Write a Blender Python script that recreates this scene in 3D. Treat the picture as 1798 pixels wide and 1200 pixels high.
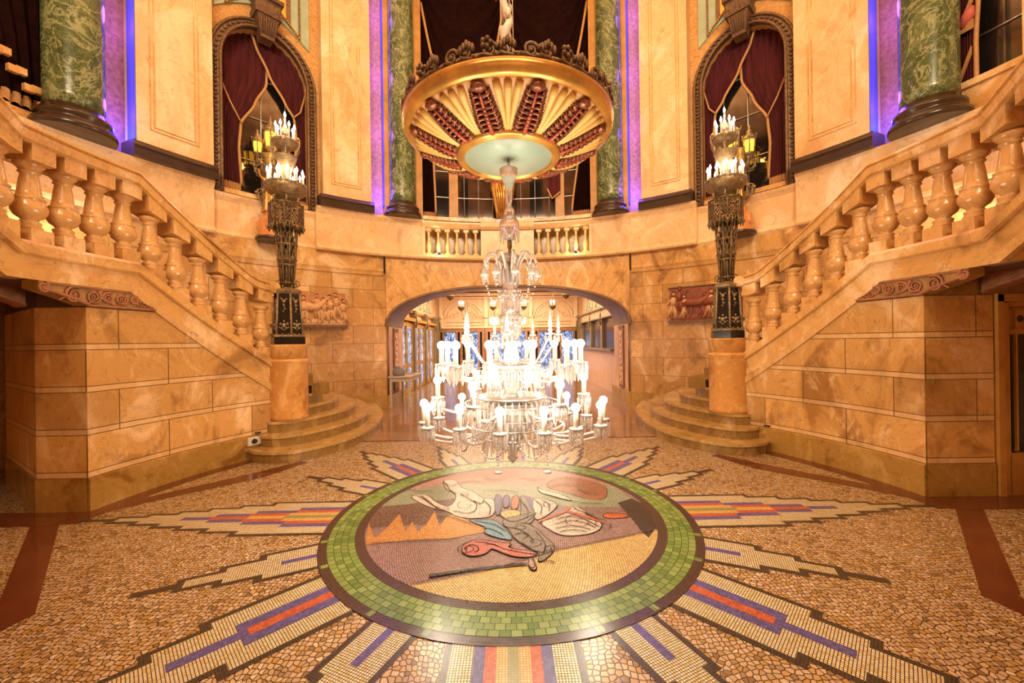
import bpy, bmesh, math, random
from math import sin, cos, pi, radians as rad, atan2, hypot, sqrt
from mathutils import Vector, Matrix
random.seed(7)
for o in list(bpy.data.objects): bpy.data.objects.remove(o)
SC = bpy.context.scene
COL = SC.collection

# ---------------------------------------------------------------- camera
cd = bpy.data.cameras.new('camera'); cam = bpy.data.objects.new('camera', cd); COL.objects.link(cam)
cd.sensor_width = 36.0; cd.lens = 14.0; cd.clip_start = .02; cd.clip_end = 200
cam.matrix_world = Matrix.Translation((0, -3.59, 1.55)) @ Matrix.Rotation(-.008, 4, 'Z') @ Matrix.Rotation(pi/2, 4, 'X') @ Matrix.Rotation(-.0145, 4, 'Z')
SC.camera = cam
# ---------------------------------------------------------------- world, exposure
W = bpy.data.worlds.new('world'); SC.world = W; W.use_nodes = True
W.node_tree.nodes['Background'].inputs[0].default_value = (.02, .015, .01, 1)
W.node_tree.nodes['Background'].inputs[1].default_value = 1.0
SC.view_settings.view_transform = 'Standard'; SC.view_settings.look = 'None'
SC.view_settings.gamma = 1.0; SC.view_settings.use_curve_mapping = False
SC.view_settings.exposure = 0.30
# ---------------------------------------------------------------- large lights
def area(name, loc, target, sx, sy, power, color, spread=180):
    l = bpy.data.lights.new(name, 'AREA'); l.shape = 'RECTANGLE'; l.size = sx; l.size_y = sy
    l.energy = power; l.color = color; l.spread = rad(spread)
    o = bpy.data.objects.new(name, l); COL.objects.link(o); o.location = loc
    o.rotation_euler = (Vector(target)-Vector(loc)).to_track_quat('-Z', 'Y').to_euler()
    return o
def point(name, loc, power, color, r=.05):
    l = bpy.data.lights.new(name, 'POINT'); l.energy = power; l.color = color; l.shadow_soft_size = r
    o = bpy.data.objects.new(name, l); COL.objects.link(o); o.location = loc; return o
WARM = (1.0, .79, .53)
WARM2 = (1.0, .72, .42)
area('dome_cove_light', (0, 0, 10.4), (0, 0, 20), 8, 8, 780, WARM)
area('rear_fill_high', (0, -6.0, 8.2), (0, 5.5, 7.2), 5, 1.2, 230, WARM, 110)  # added fill from behind the camera for the far upper walls
area('rear_fill_low', (0, -6.2, 3.2), (0, 4, 1.5), 4, .8, 12, WARM)  # weak low fill, also added behind the camera
for s in (-1, 1):
    area('rear_side_fill', (s*2.5, -5.6, 7.6), (s*4.6, 4.5, 6.4), 1.6, 1.2, 90, WARM, 110)  # pair of added fills aimed at the upper side walls
area('lobby_ceiling_light', (0, 10.6, 3.62), (0, 10.6, 0), 4.5, 5.0, 400, (1, .80, .55))

# ---------------------------------------------------------------- node helper
class NT:
    def __init__(s, name, rough=.35, metallic=0.0, **kw):
        s.m = bpy.data.materials.new(name); s.m.use_nodes = True
        s.t = s.m.node_tree; s.b = s.t.nodes['Principled BSDF']
        s.b.inputs['Roughness'].default_value = rough; s.b.inputs['Metallic'].default_value = metallic
        for k, v in kw.items(): s.b.inputs[k.replace('_', ' ')].default_value = v
    def n(s, typ, **kw):
        x = s.t.nodes.new(typ)
        for k, v in kw.items(): setattr(x, k, v)
        return x
    def put(s, sock, v):
        if isinstance(v, bpy.types.NodeSocket): s.t.links.new(v, sock)
        elif isinstance(v, (tuple, list)): sock.default_value = tuple(v) + ((1,) if len(v) == 3 and len(sock.default_value) == 4 else ())
        else: sock.default_value = v
    def math(s, op, a, b=0.0, c=0.0):
        x = s.n('ShaderNodeMath', operation=op); s.put(x.inputs[0], a); s.put(x.inputs[1], b); s.put(x.inputs[2], c)
        return x.outputs[0]
    def mix(s, f, a, b, mode='MIX'):
        x = s.n('ShaderNodeMix', data_type='RGBA', blend_type=mode)
        s.put(x.inputs[0], f); s.put(x.inputs[6], a); s.put(x.inputs[7], b); return x.outputs[2]
    def coord(s, what='Object'): return s.n('ShaderNodeTexCoord').outputs[what]
    def sep(s, v):
        x = s.n('ShaderNodeSeparateXYZ'); s.put(x.inputs[0], v); return x.outputs
    def comb(s, a, b, c=0.0):
        x = s.n('ShaderNodeCombineXYZ'); s.put(x.inputs[0], a); s.put(x.inputs[1], b); s.put(x.inputs[2], c); return x.outputs[0]
    def vmul(s, v, k):
        x = s.n('ShaderNodeVectorMath', operation='MULTIPLY'); s.put(x.inputs[0], v); x.inputs[1].default_value = k; return x.outputs[0]
    def noise(s, v, scale, detail=4, rough=.55, dist=0.0):
        x = s.n('ShaderNodeTexNoise'); s.put(x.inputs['Vector'], v); x.inputs['Scale'].default_value = scale
        x.inputs['Detail'].default_value = detail; x.inputs['Roughness'].default_value = rough; x.inputs['Distortion'].default_value = dist
        return x.outputs['Fac']
    def white(s, v):
        x = s.n('ShaderNodeTexWhiteNoise', noise_dimensions='2D'); s.put(x.inputs['Vector'], v); return x.outputs['Value']
    def ramp(s, f, stops, interp='LINEAR'):
        x = s.n('ShaderNodeValToRGB'); r = x.color_ramp; r.interpolation = interp
        while len(r.elements) < len(stops): r.elements.new(.5)
        for e, (p, c) in zip(r.elements, stops): e.position = p; e.color = tuple(c) + (1,)
        s.put(x.inputs[0], f); return x.outputs[0]
    def col(s, c): s.put(s.b.inputs['Base Color'], c); return s
    def bump(s, h, strength=.3, dist=.01):
        x = s.n('ShaderNodeBump'); x.inputs['Strength'].default_value = strength; x.inputs['Distance'].default_value = dist
        s.put(x.inputs['Height'], h); s.put(s.b.inputs['Normal'], x.outputs[0]); return s

def plain(name, c, rough=.45, metallic=0.0, var=.15, scale=6, **kw):
    n = NT(name, rough, metallic, **kw); f = n.noise(n.coord(), scale, 5, .6)
    n.col(n.ramp(f, [(.3, [x*(1-var) for x in c]), (.7, [min(1, x*(1+var)) for x in c])])); return n.m

def stone_color(n, dark, mid, light, sc=1.3):
    v = n.vmul(n.coord(), (1, 1, .7))
    a = n.noise(v, sc, 6, .55, 1.4)
    base = n.ramp(a, [(.33, dark), (.45, mid), (.55, mid), (.66, light)])
    p = n.noise(v, sc*2.3, 7, .65, 2.4)
    base = n.mix(n.math('MULTIPLY', n.ramp(p, [(.52, (0, 0, 0)), (.68, (1, 1, 1))]), .55), base, light)
    q = n.noise(v, sc*5, 8, .7, 1.0)
    base = n.mix(n.ramp(q, [(.30, (.75,)*3), (.42, (0,)*3)]), base, [x*.72 for x in dark])
    w = n.noise(v, sc*1.6, 5, .6, 3.5)
    vein = n.math('SUBTRACT', 1.0, n.math('MULTIPLY', n.math('ABSOLUTE', n.math('SUBTRACT', w, .5)), 60.0))
    vein = n.math('MULTIPLY', n.math('MAXIMUM', vein, 0.0), .35)
    return n.mix(vein, base, [x*.55 for x in dark])

def blocks(name, dark, mid, light, v0, pitch, bw, length, rough=.28, sc=1.3, lw=.009):
    n = NT(name, rough); base = stone_color(n, dark, mid, light, sc)
    uv = n.sep(n.coord('UV')); u, v = uv[0], uv[1]
    y = n.math('DIVIDE', n.math('SUBTRACT', v, v0), pitch)
    row = n.math('FLOOR', y); fr = n.math('SUBTRACT', y, row)
    k = lw/pitch
    l1 = n.math('LESS_THAN', fr, k)
    l2 = n.math('LESS_THAN', n.math('ABSOLUTE', n.math('SUBTRACT', fr, bw)), k*.5) if bw else 0.0
    uu = n.math('ADD', n.math('DIVIDE', u, length), n.math('MULTIPLY', n.math('MODULO', n.math('ADD', row, 40.0), 2.0), .5))
    cell = n.math('FLOOR', uu); fu = n.math('SUBTRACT', uu, cell)
    l3 = n.math('LESS_THAN', fu, lw*1.1/length)
    line = n.math('MAXIMUM', n.math('MAXIMUM', l1, l2), l3)
    rnd = n.white(n.comb(cell, row))
    base = n.mix(.8, base, n.ramp(rnd, [(0, (.66, .62, .58)), (1, (1.08, 1.07, 1.06))]), 'MULTIPLY')
    if bw:
        inb = n.math('LESS_THAN', fr, bw)
        base = n.mix(n.math('MULTIPLY', inb, .35), base, light)
    base = n.mix(n.math('MULTIPLY', line, .85), base, [x*.30 for x in dark])
    n.col(base); n.bump(n.math('SUBTRACT', 1.0, line), .5, .006); return n.m

def stone(name, dark, mid, light, rough=.28, sc=1.3):
    n = NT(name, rough); n.col(stone_color(n, dark, mid, light, sc)); return n.m

def grid_mat(name, cols, tu=.028, tv=.028, grout=(.07, .045, .03), g=.13, rough=.28, offset=0.0):
    n = NT(name, rough); uv = n.sep(n.coord('UV'))
    b = n.math('DIVIDE', uv[1], tv); rb = n.math('FLOOR', b); fb = n.math('SUBTRACT', b, rb)
    a = n.math('DIVIDE', uv[0], tu)
    if offset: a = n.math('ADD', a, n.math('MULTIPLY', n.math('MODULO', n.math('ADD', rb, 40.0), 2.0), offset))
    ra = n.math('FLOOR', a); fa = n.math('SUBTRACT', a, ra)
    line = n.math('MAXIMUM', n.math('LESS_THAN', fa, g), n.math('LESS_THAN', fb, g))
    rnd = n.white(n.comb(ra, rb))
    k = len(cols)
    c = n.ramp(rnd, [(i/k, cols[i]) for i in range(k)], 'CONSTANT')
    n.col(n.mix(line, c, grout)); n.bump(n.math('SUBTRACT', 1.0, line), .25, .002); return n.m

def emit(name, c, strength):
    m = bpy.data.materials.new(name); m.use_nodes = True; b = m.node_tree.nodes['Principled BSDF']
    b.inputs['Base Color'].default_value = tuple(c) + (1,)
    b.inputs['Emission Color'].default_value = tuple(c) + (1,); b.inputs['Emission Strength'].default_value = strength
    return m
M = {}
OD, OM, OL = (.37, .175, .040), (.65, .36, .110), (.87, .62, .33)
M['block_wing'] = blocks('block_marble_wing', OD, OM, OL, .31, .405, .15, .98)
M['block_wall'] = blocks('block_marble_wall', OD, OM, OL, .27, .425, 0, .9)
M['block_skirt'] = stone('skirting_marble', (.26, .12, .02), (.40, .22, .045), (.52, .32, .09), .22, 2.2)
M['marble'] = stone('orange_marble', OD, OM, OL)
M['marble_light'] = stone('pale_orange_marble', (.60, .34, .13), (.77, .49, .23), (.88, .66, .40), .3, .9)
M['marble_drum'] = stone('polished_drum_marble', (.42, .17, .035), (.62, .30, .08), (.78, .46, .17), .12, 2.2)
M['marble_baluster'] = stone('baluster_marble', (.50, .25, .07), (.66, .37, .13), (.80, .54, .26), .2, 2.5)
M['marble_step_shaded'] = stone('step_marble_shaded', (.14, .075, .02), (.27, .15, .042), (.42, .26, .09), .12, 1.6)  # darker copy: shade of the risers put into the stone colour
M['dark_bronze_marble'] = plain('dark_plinth_marble', (.050, .027, .014), .22, 0, .3, 3)
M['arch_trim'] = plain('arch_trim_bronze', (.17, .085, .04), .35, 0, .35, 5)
M['arch_stone'] = stone('arch_reveal_stone', (.45, .22, .10), (.62, .33, .17), (.72, .46, .28), .3, 2.0)
n = NT('rough_stone', .6); f = n.noise(n.vmul(n.coord(), (1, 1, 1.6)), 9, 8, .75, 1.5)
n.col(n.ramp(f, [(.32, (.26, .11, .025)), (.44, (.55, .28, .08)), (.60, (.70, .42, .15)), (.75, (.80, .56, .28))])).bump(f, .6, .02); M['rough_stone'] = n.m
n = NT('green_marble', .22); v = n.vmul(n.coord(), (1, 1, .8))
f = n.noise(v, 1.5, 7, .62, 3.2)
vein = n.math('SUBTRACT', 1.0, n.math('MULTIPLY', n.math('ABSOLUTE', n.math('SUBTRACT', f, .5)), 30.0))
f2 = n.noise(v, 4.5, 8, .7, 2.2)
vein2 = n.math('SUBTRACT', 1.0, n.math('MULTIPLY', n.math('ABSOLUTE', n.math('SUBTRACT', f2, .5)), 40.0))
vv = n.math('MINIMUM', 1.0, n.math('ADD', n.math('MAXIMUM', vein, 0.0), n.math('MULTIPLY', n.math('MAXIMUM', vein2, 0.0), .5)))
base = n.ramp(n.noise(v, 4, 6, .6, 1.0), [(.3, (.03, .048, .014)), (.55, (.08, .11, .033)), (.75, (.17, .19, .07))])
n.col(n.mix(n.math('MULTIPLY', vv, .6), base, (.48, .50, .26))); M['green_marble'] = n.m
M['gold'] = plain('gilded_metal', (.62, .33, .08), .32, .75, .3, 14)
M['gold_paint'] = plain('gold_paint', (.62, .33, .075), .28, .55, .3, 5)
M['bronze'] = plain('aged_bronze', (.19, .125, .055), .42, .55, .55, 25)
M['bronze_frame'] = plain('bronze_frame', (.17, .095, .045), .45, .3, .5, 22)
M['verdigris'] = plain('verdigris_gilt_bronze', (.29, .21, .105), .45, .5, .5, 22)
M['blackstone'] = plain('black_stone', (.012, .010, .010), .18, 0, .4, 9)
n = NT('maroon_velvet', .75); v = n.vmul(n.coord(), (1, 1, .15)); f = n.noise(v, 12, 5, .6)
n.col(n.ramp(f, [(.3, (.040, .006, .008)), (.7, (.105, .017, .020))])); n.b.inputs['Sheen Weight'].default_value = .08; n.b.inputs['Specular IOR Level'].default_value = .1; M['velvet'] = n.m
M['velvet_dark'] = plain('dark_velvet', (.014, .0035, .003), .85, 0, .4, 9, Specular_IOR_Level=.05)
M['cord'] = plain('gold_braid', (.50, .27, .10), .6, 0, .25, 40)
M['pinkcloth'] = plain('red_lining', (.55, .12, .10), .7, 0, .2, 8)
n = NT('mirror_pane', .06, .92); n.col(n.ramp(n.noise(n.coord(), 2.5, 4), [(.3, (.10, .08, .07)), (.7, (.20, .16, .14))])); M['mirror'] = n.m
M['muntin'] = plain('silver_glazing_bar', (.62, .60, .58), .3, .8, .1, 9)
M['leaf_brown'] = plain('acanthus_red_bronze', (.25, .085, .040), .30, .35, .7, 34)
M['leaf_ground'] = plain('acanthus_shadow_ground', (.14, .035, .018), .5, .1, .4, 20)
M['leaf_red'] = plain('acanthus_red_midrib', (.48, .09, .045), .38, .1, .3, 20)
M['cream_flute'] = plain('yellow_flute_paint', (.76, .50, .15), .45, 0, .1, 5)
M['bowl_paint'] = plain('apricot_bowl_paint', (.66, .40, .20), .5, 0, .12, 4)
n = NT('frosted_glass_plate', .35); n.col(n.ramp(n.noise(n.coord(), 3, 3), [(.3, (.34, .47, .39)), (.7, (.38, .51, .43))]))
M['plate'] = n.m
n = NT('crystal', .04); n.b.inputs['Base Color'].default_value = (1, .97, .95, 1); n.b.inputs['Transmission Weight'].default_value = .88
n.b.inputs['IOR'].default_value = 1.5
f = n.noise(n.coord(), 60, 2); n.bump(f, .35, .004); n.put(n.b.inputs['Roughness'], n.ramp(f, [(.4, (.03,)*3), (.7, (.22,)*3)])); M['crystal'] = n.m
n = NT('frosted_crystal', .25); n.b.inputs['Base Color'].default_value = (.70, .65, .61, 1); n.b.inputs['Transmission Weight'].default_value = .35
n.bump(n.noise(n.coord(), 45, 2), .4, .004); M['crystal_white'] = n.m
M['candle'] = plain('candle_tube', (.55, .50, .42), .5, 0, .04, 5)
M['bulb'] = emit('lit_bulb', (1.0, .86, .68), 30)
M['flame'] = emit('lit_candle_bulb', (1.0, .82, .60), 45)
M['amber'] = emit('amber_lantern_glass', (1.0, .50, .03), 2.6)
M['floodlens'] = emit('lit_flood_lens', (1.0, .86, .62), 6)
M['uplight'] = emit('lit_floor_uplight', (1.0, .80, .40), 60)
M['teal'] = plain('pale_verdigris_paint', (.36, .45, .31), .5, 0, .12, 5)
M['wood'] = plain('honey_wood', (.46, .22, .045), .38, 0, .22, 4)
M['wood_dark'] = plain('dark_wood', (.10, .055, .03), .5, 0, .3, 5)
M['brown_paint'] = plain('brown_soffit_paint', (.13, .055, .025), .5, 0, .3, 6)
M['bracket_red'] = plain('bracket_carving', (.33, .13, .055), .45, 0, .3, 12)
M['bracket_gold'] = plain('bracket_ground', (.36, .20, .06), .45, 0, .3, 12)
M['copper'] = plain('copper_door', (.50, .26, .14), .28, .6, .25, 6)
M['lobby_wall'] = stone('lobby_plaster', (.60, .34, .18), (.72, .46, .27), (.80, .57, .38), .5, 1.0)
M['lobby_floor'] = plain('lobby_floor_marble', (.30, .17, .085), .12, 0, .18, 2)
M['lobby_ceil'] = plain('lobby_ceiling_plaster', (.78, .56, .36), .6, 0, .06, 2)
M['lace'] = plain('cream_ornament', (.72, .55, .34), .5, 0, .12, 9)
M['post'] = plain('olive_brown_post', (.23, .16, .08), .4, 0, .2, 6)
n = NT('street_glass', .1); f = n.noise(n.vmul(n.coord(), (3, 3, 1.6)), 3.2, 5, .7, 1)
c = n.ramp(f, [(.35, (.02, .03, .07)), (.5, (.14, .20, .38)), (.6, (.75, .8, 1.0)), (.66, (.30, .22, .18))])
n.col((.02, .02, .03)); n.put(n.b.inputs['Emission Color'], c); n.b.inputs['Emission Strength'].default_value = 1.1; M['street_glass'] = n.m
M['dark_glass'] = NT('dark_glass', .06, 0).col((.015, .017, .016)).m
M['dark_window'] = NT('ticket_window_glass', .15, 0).col((.05, .03, .04)).m
M['pinkpanel'] = plain('pink_counter_panel', (.60, .36, .24), .35, 0, .1, 3)
M['grey_fabric'] = plain('grey_bag_fabric', (.22, .20, .22), .8, 0, .2, 9)
M['table_paint'] = plain('pale_table_paint', (.50, .42, .32), .4, 0, .1, 6)
M['red_card'] = plain('red_booklet', (.42, .06, .05), .5, 0, .2, 9)
M['white_plastic'] = plain('white_plastic', (.72, .64, .56), .35, 0, .05, 9)
M['black_plastic'] = plain('black_plastic', (.02, .02, .02), .3, 0, .05, 9)
M['bracket_marble'] = stone('orange_bracket_marble', (.42, .14, .03), (.60, .24, .06), (.75, .38, .14), .3, 5)
M['relief_cream'] = plain('relief_cream', (.70, .42, .20), .5, 0, .2, 14)
M['relief_red'] = plain('relief_red_ground', (.26, .075, .035), .45, 0, .35, 9)
M['relief_ground'] = plain('relief_ochre_ground', (.52, .25, .09), .5, 0, .2, 9)
M['hair'] = plain('relief_dark_hair', (.15, .03, .02), .5, 0, .3, 30)
M['ivory'] = plain('ivory_rope', (.80, .68, .52), .5, 0, .12, 30)
M['chain'] = plain('dull_steel', (.45, .42, .38), .3, .9, .1, 9)
# floor
n = NT('cobble_mosaic', .27); v = n.coord()
wob = n.comb(n.noise(v, 1.2, 2), n.noise(n.vmul(v, (-1, 1, 1)), 1.3, 2))
x = n.n('ShaderNodeVectorMath', operation='ADD'); n.put(x.inputs[0], v); n.put(x.inputs[1], n.vmul(wob, (.22, .22, 0)))
vs = x.outputs[0]
vo = n.n('ShaderNodeTexVoronoi', voronoi_dimensions='2D'); n.put(vo.inputs['Vector'], vs); vo.inputs['Scale'].default_value = 34; vo.inputs['Randomness'].default_value = .62
ve = n.n('ShaderNodeTexVoronoi', voronoi_dimensions='2D', feature='DISTANCE_TO_EDGE'); n.put(ve.inputs['Vector'], vs); ve.inputs['Scale'].default_value = 34; ve.inputs['Randomness'].default_value = .62
g = n.ramp(ve.outputs['Distance'], [(.05, (0, 0, 0)), (.12, (1, 1, 1))])
r = n.sep(vo.outputs['Color'])[0]
tone = n.noise(v, .9, 3)
r2 = n.math('ADD', n.math('MULTIPLY', r, .75), n.math('MULTIPLY', tone, .3))
c = n.ramp(r2, [(.05, (.10, .06, .025)), (.18, (.26, .16, .065)), (.32, (.46, .31, .165)), (.5, (.56, .41, .26)), (.62, (.49, .33, .15)), (.74, (.42, .23, .045)), (.82, (.50, .36, .20)), (.9, (.66, .52, .35))])
n.col(n.mix(g, (.055, .032, .015), c)); n.bump(g, .35, .003); M['cobble'] = n.m
M['t_cream'] = grid_mat('tile_cream', [(.74, .60, .36), (.80, .68, .46), (.66, .52, .20), (.82, .72, .50)], .0145, .0145, (.04, .028, .014), .25)
M['t_black'] = grid_mat('tile_black', [(.030, .018, .012), (.045, .027, .018), (.024, .015, .011)], .0145, .0145, (.13, .10, .05), .09)
M['t_blue'] = grid_mat('tile_blue', [(.10, .085, .26), (.13, .11, .31), (.08, .07, .20)], .0145, .0145, (.06, .045, .09), .08)
M['t_red'] = grid_mat('tile_red', [(.46, .10, .04), (.52, .13, .06), (.38, .08, .035)], .0145, .0145, (.20, .05, .03), .08)
M['t_yellow'] = grid_mat('tile_yellow', [(.66, .40, .10), (.72, .46, .16), (.60, .36, .12)], .0145, .0145, (.12, .06, .02), .14)
M['t_green2'] = grid_mat('tile_moss', [(.24, .24, .07), (.28, .27, .10)], .0145, .0145, (.1, .1, .03), .08)
def polar_mat(name, cols, du, cells, cx=0.0, cy=0.0, grout=(.03, .03, .015), g=.08, offset=.5, rough=.26, r0=0.0):
    n = NT(name, rough); p = n.sep(n.coord())
    X = n.math('SUBTRACT', p[0], cx); Y = n.math('SUBTRACT', p[1], cy)
    R = n.math('SQRT', n.math('ADD', n.math('MULTIPLY', X, X), n.math('MULTIPLY', Y, Y)))
    a = n.math('DIVIDE', n.math('SUBTRACT', R, r0), du); ra = n.math('FLOOR', a); fa = n.math('SUBTRACT', a, ra)
    t = n.math('MULTIPLY', n.math('ADD', n.math('ARCTAN2', Y, X), 3.1416), cells)
    t = n.math('ADD', t, n.math('MULTIPLY', n.math('MODULO', ra, 2.0), offset))
    rt = n.math('FLOOR', t); ft = n.math('SUBTRACT', t, rt)
    line = n.math('MAXIMUM', n.math('LESS_THAN', fa, g), n.math('LESS_THAN', ft, g))
    rnd = n.white(n.comb(ra, rt)); k = len(cols)
    c = n.ramp(rnd, [(i/k, cols[i]) for i in range(k)], 'CONSTANT')
    n.col(n.mix(line, c, grout)); n.bump(n.math('SUBTRACT', 1.0, line), .25, .002); return n.m
M['ring_green'] = polar_mat('tile_green', [(.13, .21, .045), (.17, .25, .055), (.10, .17, .035), (.20, .28, .075), (.15, .22, .05)], .05, 24, r0=1.31)
M['ring_black'] = polar_mat('tile_border', [(.04, .023, .016), (.055, .03, .022)], 0.02, 75, grout=(.10, .06, .04))
def pict(name, c, gr=None, var=.18):
    cols = [tuple(min(1, x*(1+k*var)) for x in c) for k in (-1, 0, 1, .4)]
    return polar_mat(name, cols, .0145, 105, -.35, 1.1, gr or tuple(x*.20 for x in c), .25, .5)
for k, c in dict(base=(.30, .19, .17), field=(.66, .44, .17), pink=(.50, .26, .19), sage=(.30, .32, .20), rust=(.36, .15, .07), umber=(.17, .10, .075),
                 flame=(.60, .27, .08), soot=(.055, .045, .035), scarlet=(.58, .13, .05), horse=(.68, .56, .45), navy=(.13, .10, .22), yellow2=(.66, .48, .16),
                 grey=(.24, .20, .155), azure=(.16, .33, .42), coral=(.60, .16, .13)).items():
    M['p_'+k] = pict('mosaic_'+k, c, var=.35 if k == 'umber' else .18)
M['p_line'] = plain('mosaic_outline', (.05, .025, .02), .3, 0, .1, 9)
M['recess'] = plain('violet_tinted_recess_plaster', (.50, .24, .26), .7, 0, .35, 16)  # violet of the LED wash worked into the wall colour
M['marble_tread_lit'] = stone('tread_marble_lit', (.30, .17, .05), (.48, .30, .10), (.62, .44, .20), .08, 1.6)  # lighter copy of the step stone: lit treads and nosings in colour
M['led_blue_strip'] = plain('led_tinted_strip', (.13, .12, .55), .6, 0, .05, 4)  # blue LED light put into the strip's base colour
M['band'] = plain('brown_marble_band', (.135, .040, .016), .12, 0, .22, 1.6)
PICT=[('field',0,[(-0.825,-0.926),(-0.646,-1.054),(-0.616,-1.043),(-0.408,-0.98),(-0.188,-0.91),(0.105,-0.795),(0.325,-0.667),(0.567,-0.59),(0.852,-0.496),(1.185,-0.366),(0.983,-0.756),(0.716,-1.012),(0.368,-1.184),(0.027,-1.24),(-0.403,-1.173)]),('pink',0,[(-1.087,0.597),(-0.802,0.697),(-0.553,0.762),(-0.176,0.667),(0.262,0.646),(0.397,0.542),(0.714,0.624),(1.101,0.571),(0.933,0.817),(0.39,1.177),(-0.245,1.215),(-0.813,0.936)]),('sage',0,[(-1.232,0.137),(-0.868,0.249),(-0.498,0.315),(-0.264,0.325),(0.207,0.334),(0.465,0.112),(0.976,0.053),(1.159,0.241),(1.101,0.571),(0.995,0.661),(0.714,0.624),(0.397,0.542),(0.262,0.646),(-0.176,0.667),(-0.553,0.762),(-0.802,0.697),(-1.082,0.606),(-1.204,0.297)]),('rust',1,[(0.426,0.82),(0.673,0.947),(0.995,0.661),(0.982,0.422),(0.893,0.232),(0.733,0.26),(0.561,0.442),(0.365,0.582)]),('umber',0,[(-1.232,0.137),(-1.223,0.177),(-0.868,0.249),(-0.503,0.357),(-0.389,0.228),(-0.387,-0.103),(-0.626,-0.191),(-1.213,-0.258)]),('flame',0,[(-1.117,-0.538),(-0.816,-0.474),(-0.484,-0.46),(-0.194,-0.359),(-0.168,-0.316),(-0.256,-0.268),(-0.384,-0.136),(-0.517,-0.029),(-0.573,-0.061),(-0.6,-0.254),(-0.7,0.05),(-0.722,-0.219),(-0.767,-0.337),(-0.854,-0.15),(-0.865,-0.334),(-1.008,0.009),(-1.039,-0.268),(-1.081,-0.438),(-1.223,-0.167),(-1.149,-0.435)]),('soot',0,[(1.007,0.167),(1.166,0.262),(1.231,0.147),(1.233,-0.128),(1.176,-0.395),(1.172,-0.353),(1.063,-0.504),(1.042,-0.406),(1.036,-0.16)]),('scarlet',1,[(0.812,-0.042),(1.031,-0.075),(1.02,-0.153),(0.796,-0.17)]),('horse',1,[(-0.778,0.88),(-0.604,0.871),(-0.537,0.634),(-0.381,0.508),(-0.263,0.304),(-0.164,0.342),(-0.134,-0.079),(-0.326,-0.122),(-0.48,-0.082),(-0.574,0.045),(-0.726,0.106),(-0.885,0.249),(-0.999,0.38),(-0.986,0.467),(-0.846,0.461),(-0.719,0.242),(-0.57,0.119),(-0.537,0.359),(-0.597,0.541),(-0.668,0.544)]),('horse',1,[(0.207,0.326),(0.337,0.278),(0.427,0.192),(0.433,0.114),(0.374,0.005),(0.302,-0.097),(0.206,-0.192),(0.196,0.012)]),('horse',1,[(0.232,-0.225),(0.332,-0.098),(0.492,-0.036),(0.56,0.108),(0.633,0.067),(0.705,-0.113),(0.764,-0.246),(0.736,-0.336),(0.655,-0.42),(0.525,-0.457),(0.391,-0.452),(0.307,-0.349)]),('horse',1,[(0.278,0.62),(0.284,0.454),(0.396,0.36),(0.533,0.248),(0.598,0.225),(0.503,0.399),(0.357,0.488),(0.309,0.546)]),('navy',1,[(-0.166,0.408),(-0.115,0.427),(-0.087,0.297),(-0.097,-0.046),(-0.141,-0.079)]),('navy',1,[(-0.072,0.403),(-0.012,0.379),(-0.021,0.095),(-0.084,0.098)]),('scarlet',1,[(0.019,0.386),(0.082,0.383),(0.066,0.054),(-0.013,0.058)]),('yellow2',1,[(-0.106,0.025),(0.066,0.062),(0.134,-0.157),(0.116,-0.252),(-0.088,-0.115)]),('grey',1,[(0.082,0.374),(0.158,0.371),(0.218,-0.006),(0.173,-0.254),(0.052,-0.218),(0.097,0.053)]),('navy',0,[(0.124,0.372),(0.198,0.326),(0.201,0.086),(0.181,0.013),(0.152,0.224)]),('azure',1,[(-0.384,-0.136),(-0.249,-0.158),(-0.146,-0.146),(-0.056,-0.306),(0.025,-0.519),(-0.081,-0.488),(-0.234,-0.386),(-0.197,-0.3),(-0.319,-0.203)]),('grey',1,[(-0.042,-0.245),(0.059,-0.218),(0.186,-0.27),(0.266,-0.488),(0.327,-0.593),(0.295,-0.712),(0.211,-0.82),(0.176,-0.819),(0.208,-0.709),(0.125,-0.635),(0.013,-0.478)]),('grey',1,[(-0.087,-0.148),(0.062,-0.087),(0.218,-0.006),(0.214,-0.076),(0.057,-0.31),(-0.056,-0.306)]),('coral',1,[(-0.372,-0.666),(-0.371,-0.568),(-0.293,-0.494),(-0.186,-0.511),(-0.093,-0.553),(-0.001,-0.556),(-0.015,-0.63),(0.048,-0.657),(0.123,-0.671),(0.195,-0.72),(0.131,-0.763),(0.046,-0.76),(-0.015,-0.736),(-0.09,-0.676),(-0.155,-0.625),(-0.176,-0.696),(-0.26,-0.739),(-0.322,-0.725)]),('soot',0,[(-0.554,-0.947),(-0.248,-0.882),(0.104,-0.829),(0.108,-0.859),(-0.234,-0.908),(-0.541,-0.985)]),('pink',1,[(0.118,-0.774),(0.148,-0.775),(0.172,-0.906),(0.144,-0.935),(0.11,-0.89)]),('scarlet',0,[(0.22,-0.199),(0.464,-0.017),(0.543,0.101),(0.553,0.063),(0.474,-0.052),(0.232,-0.225)]),('scarlet',0,[(0.499,0.018),(0.607,-0.075),(0.77,-0.221),(0.757,-0.246),(0.585,-0.115),(0.487,-0.018)])]
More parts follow.
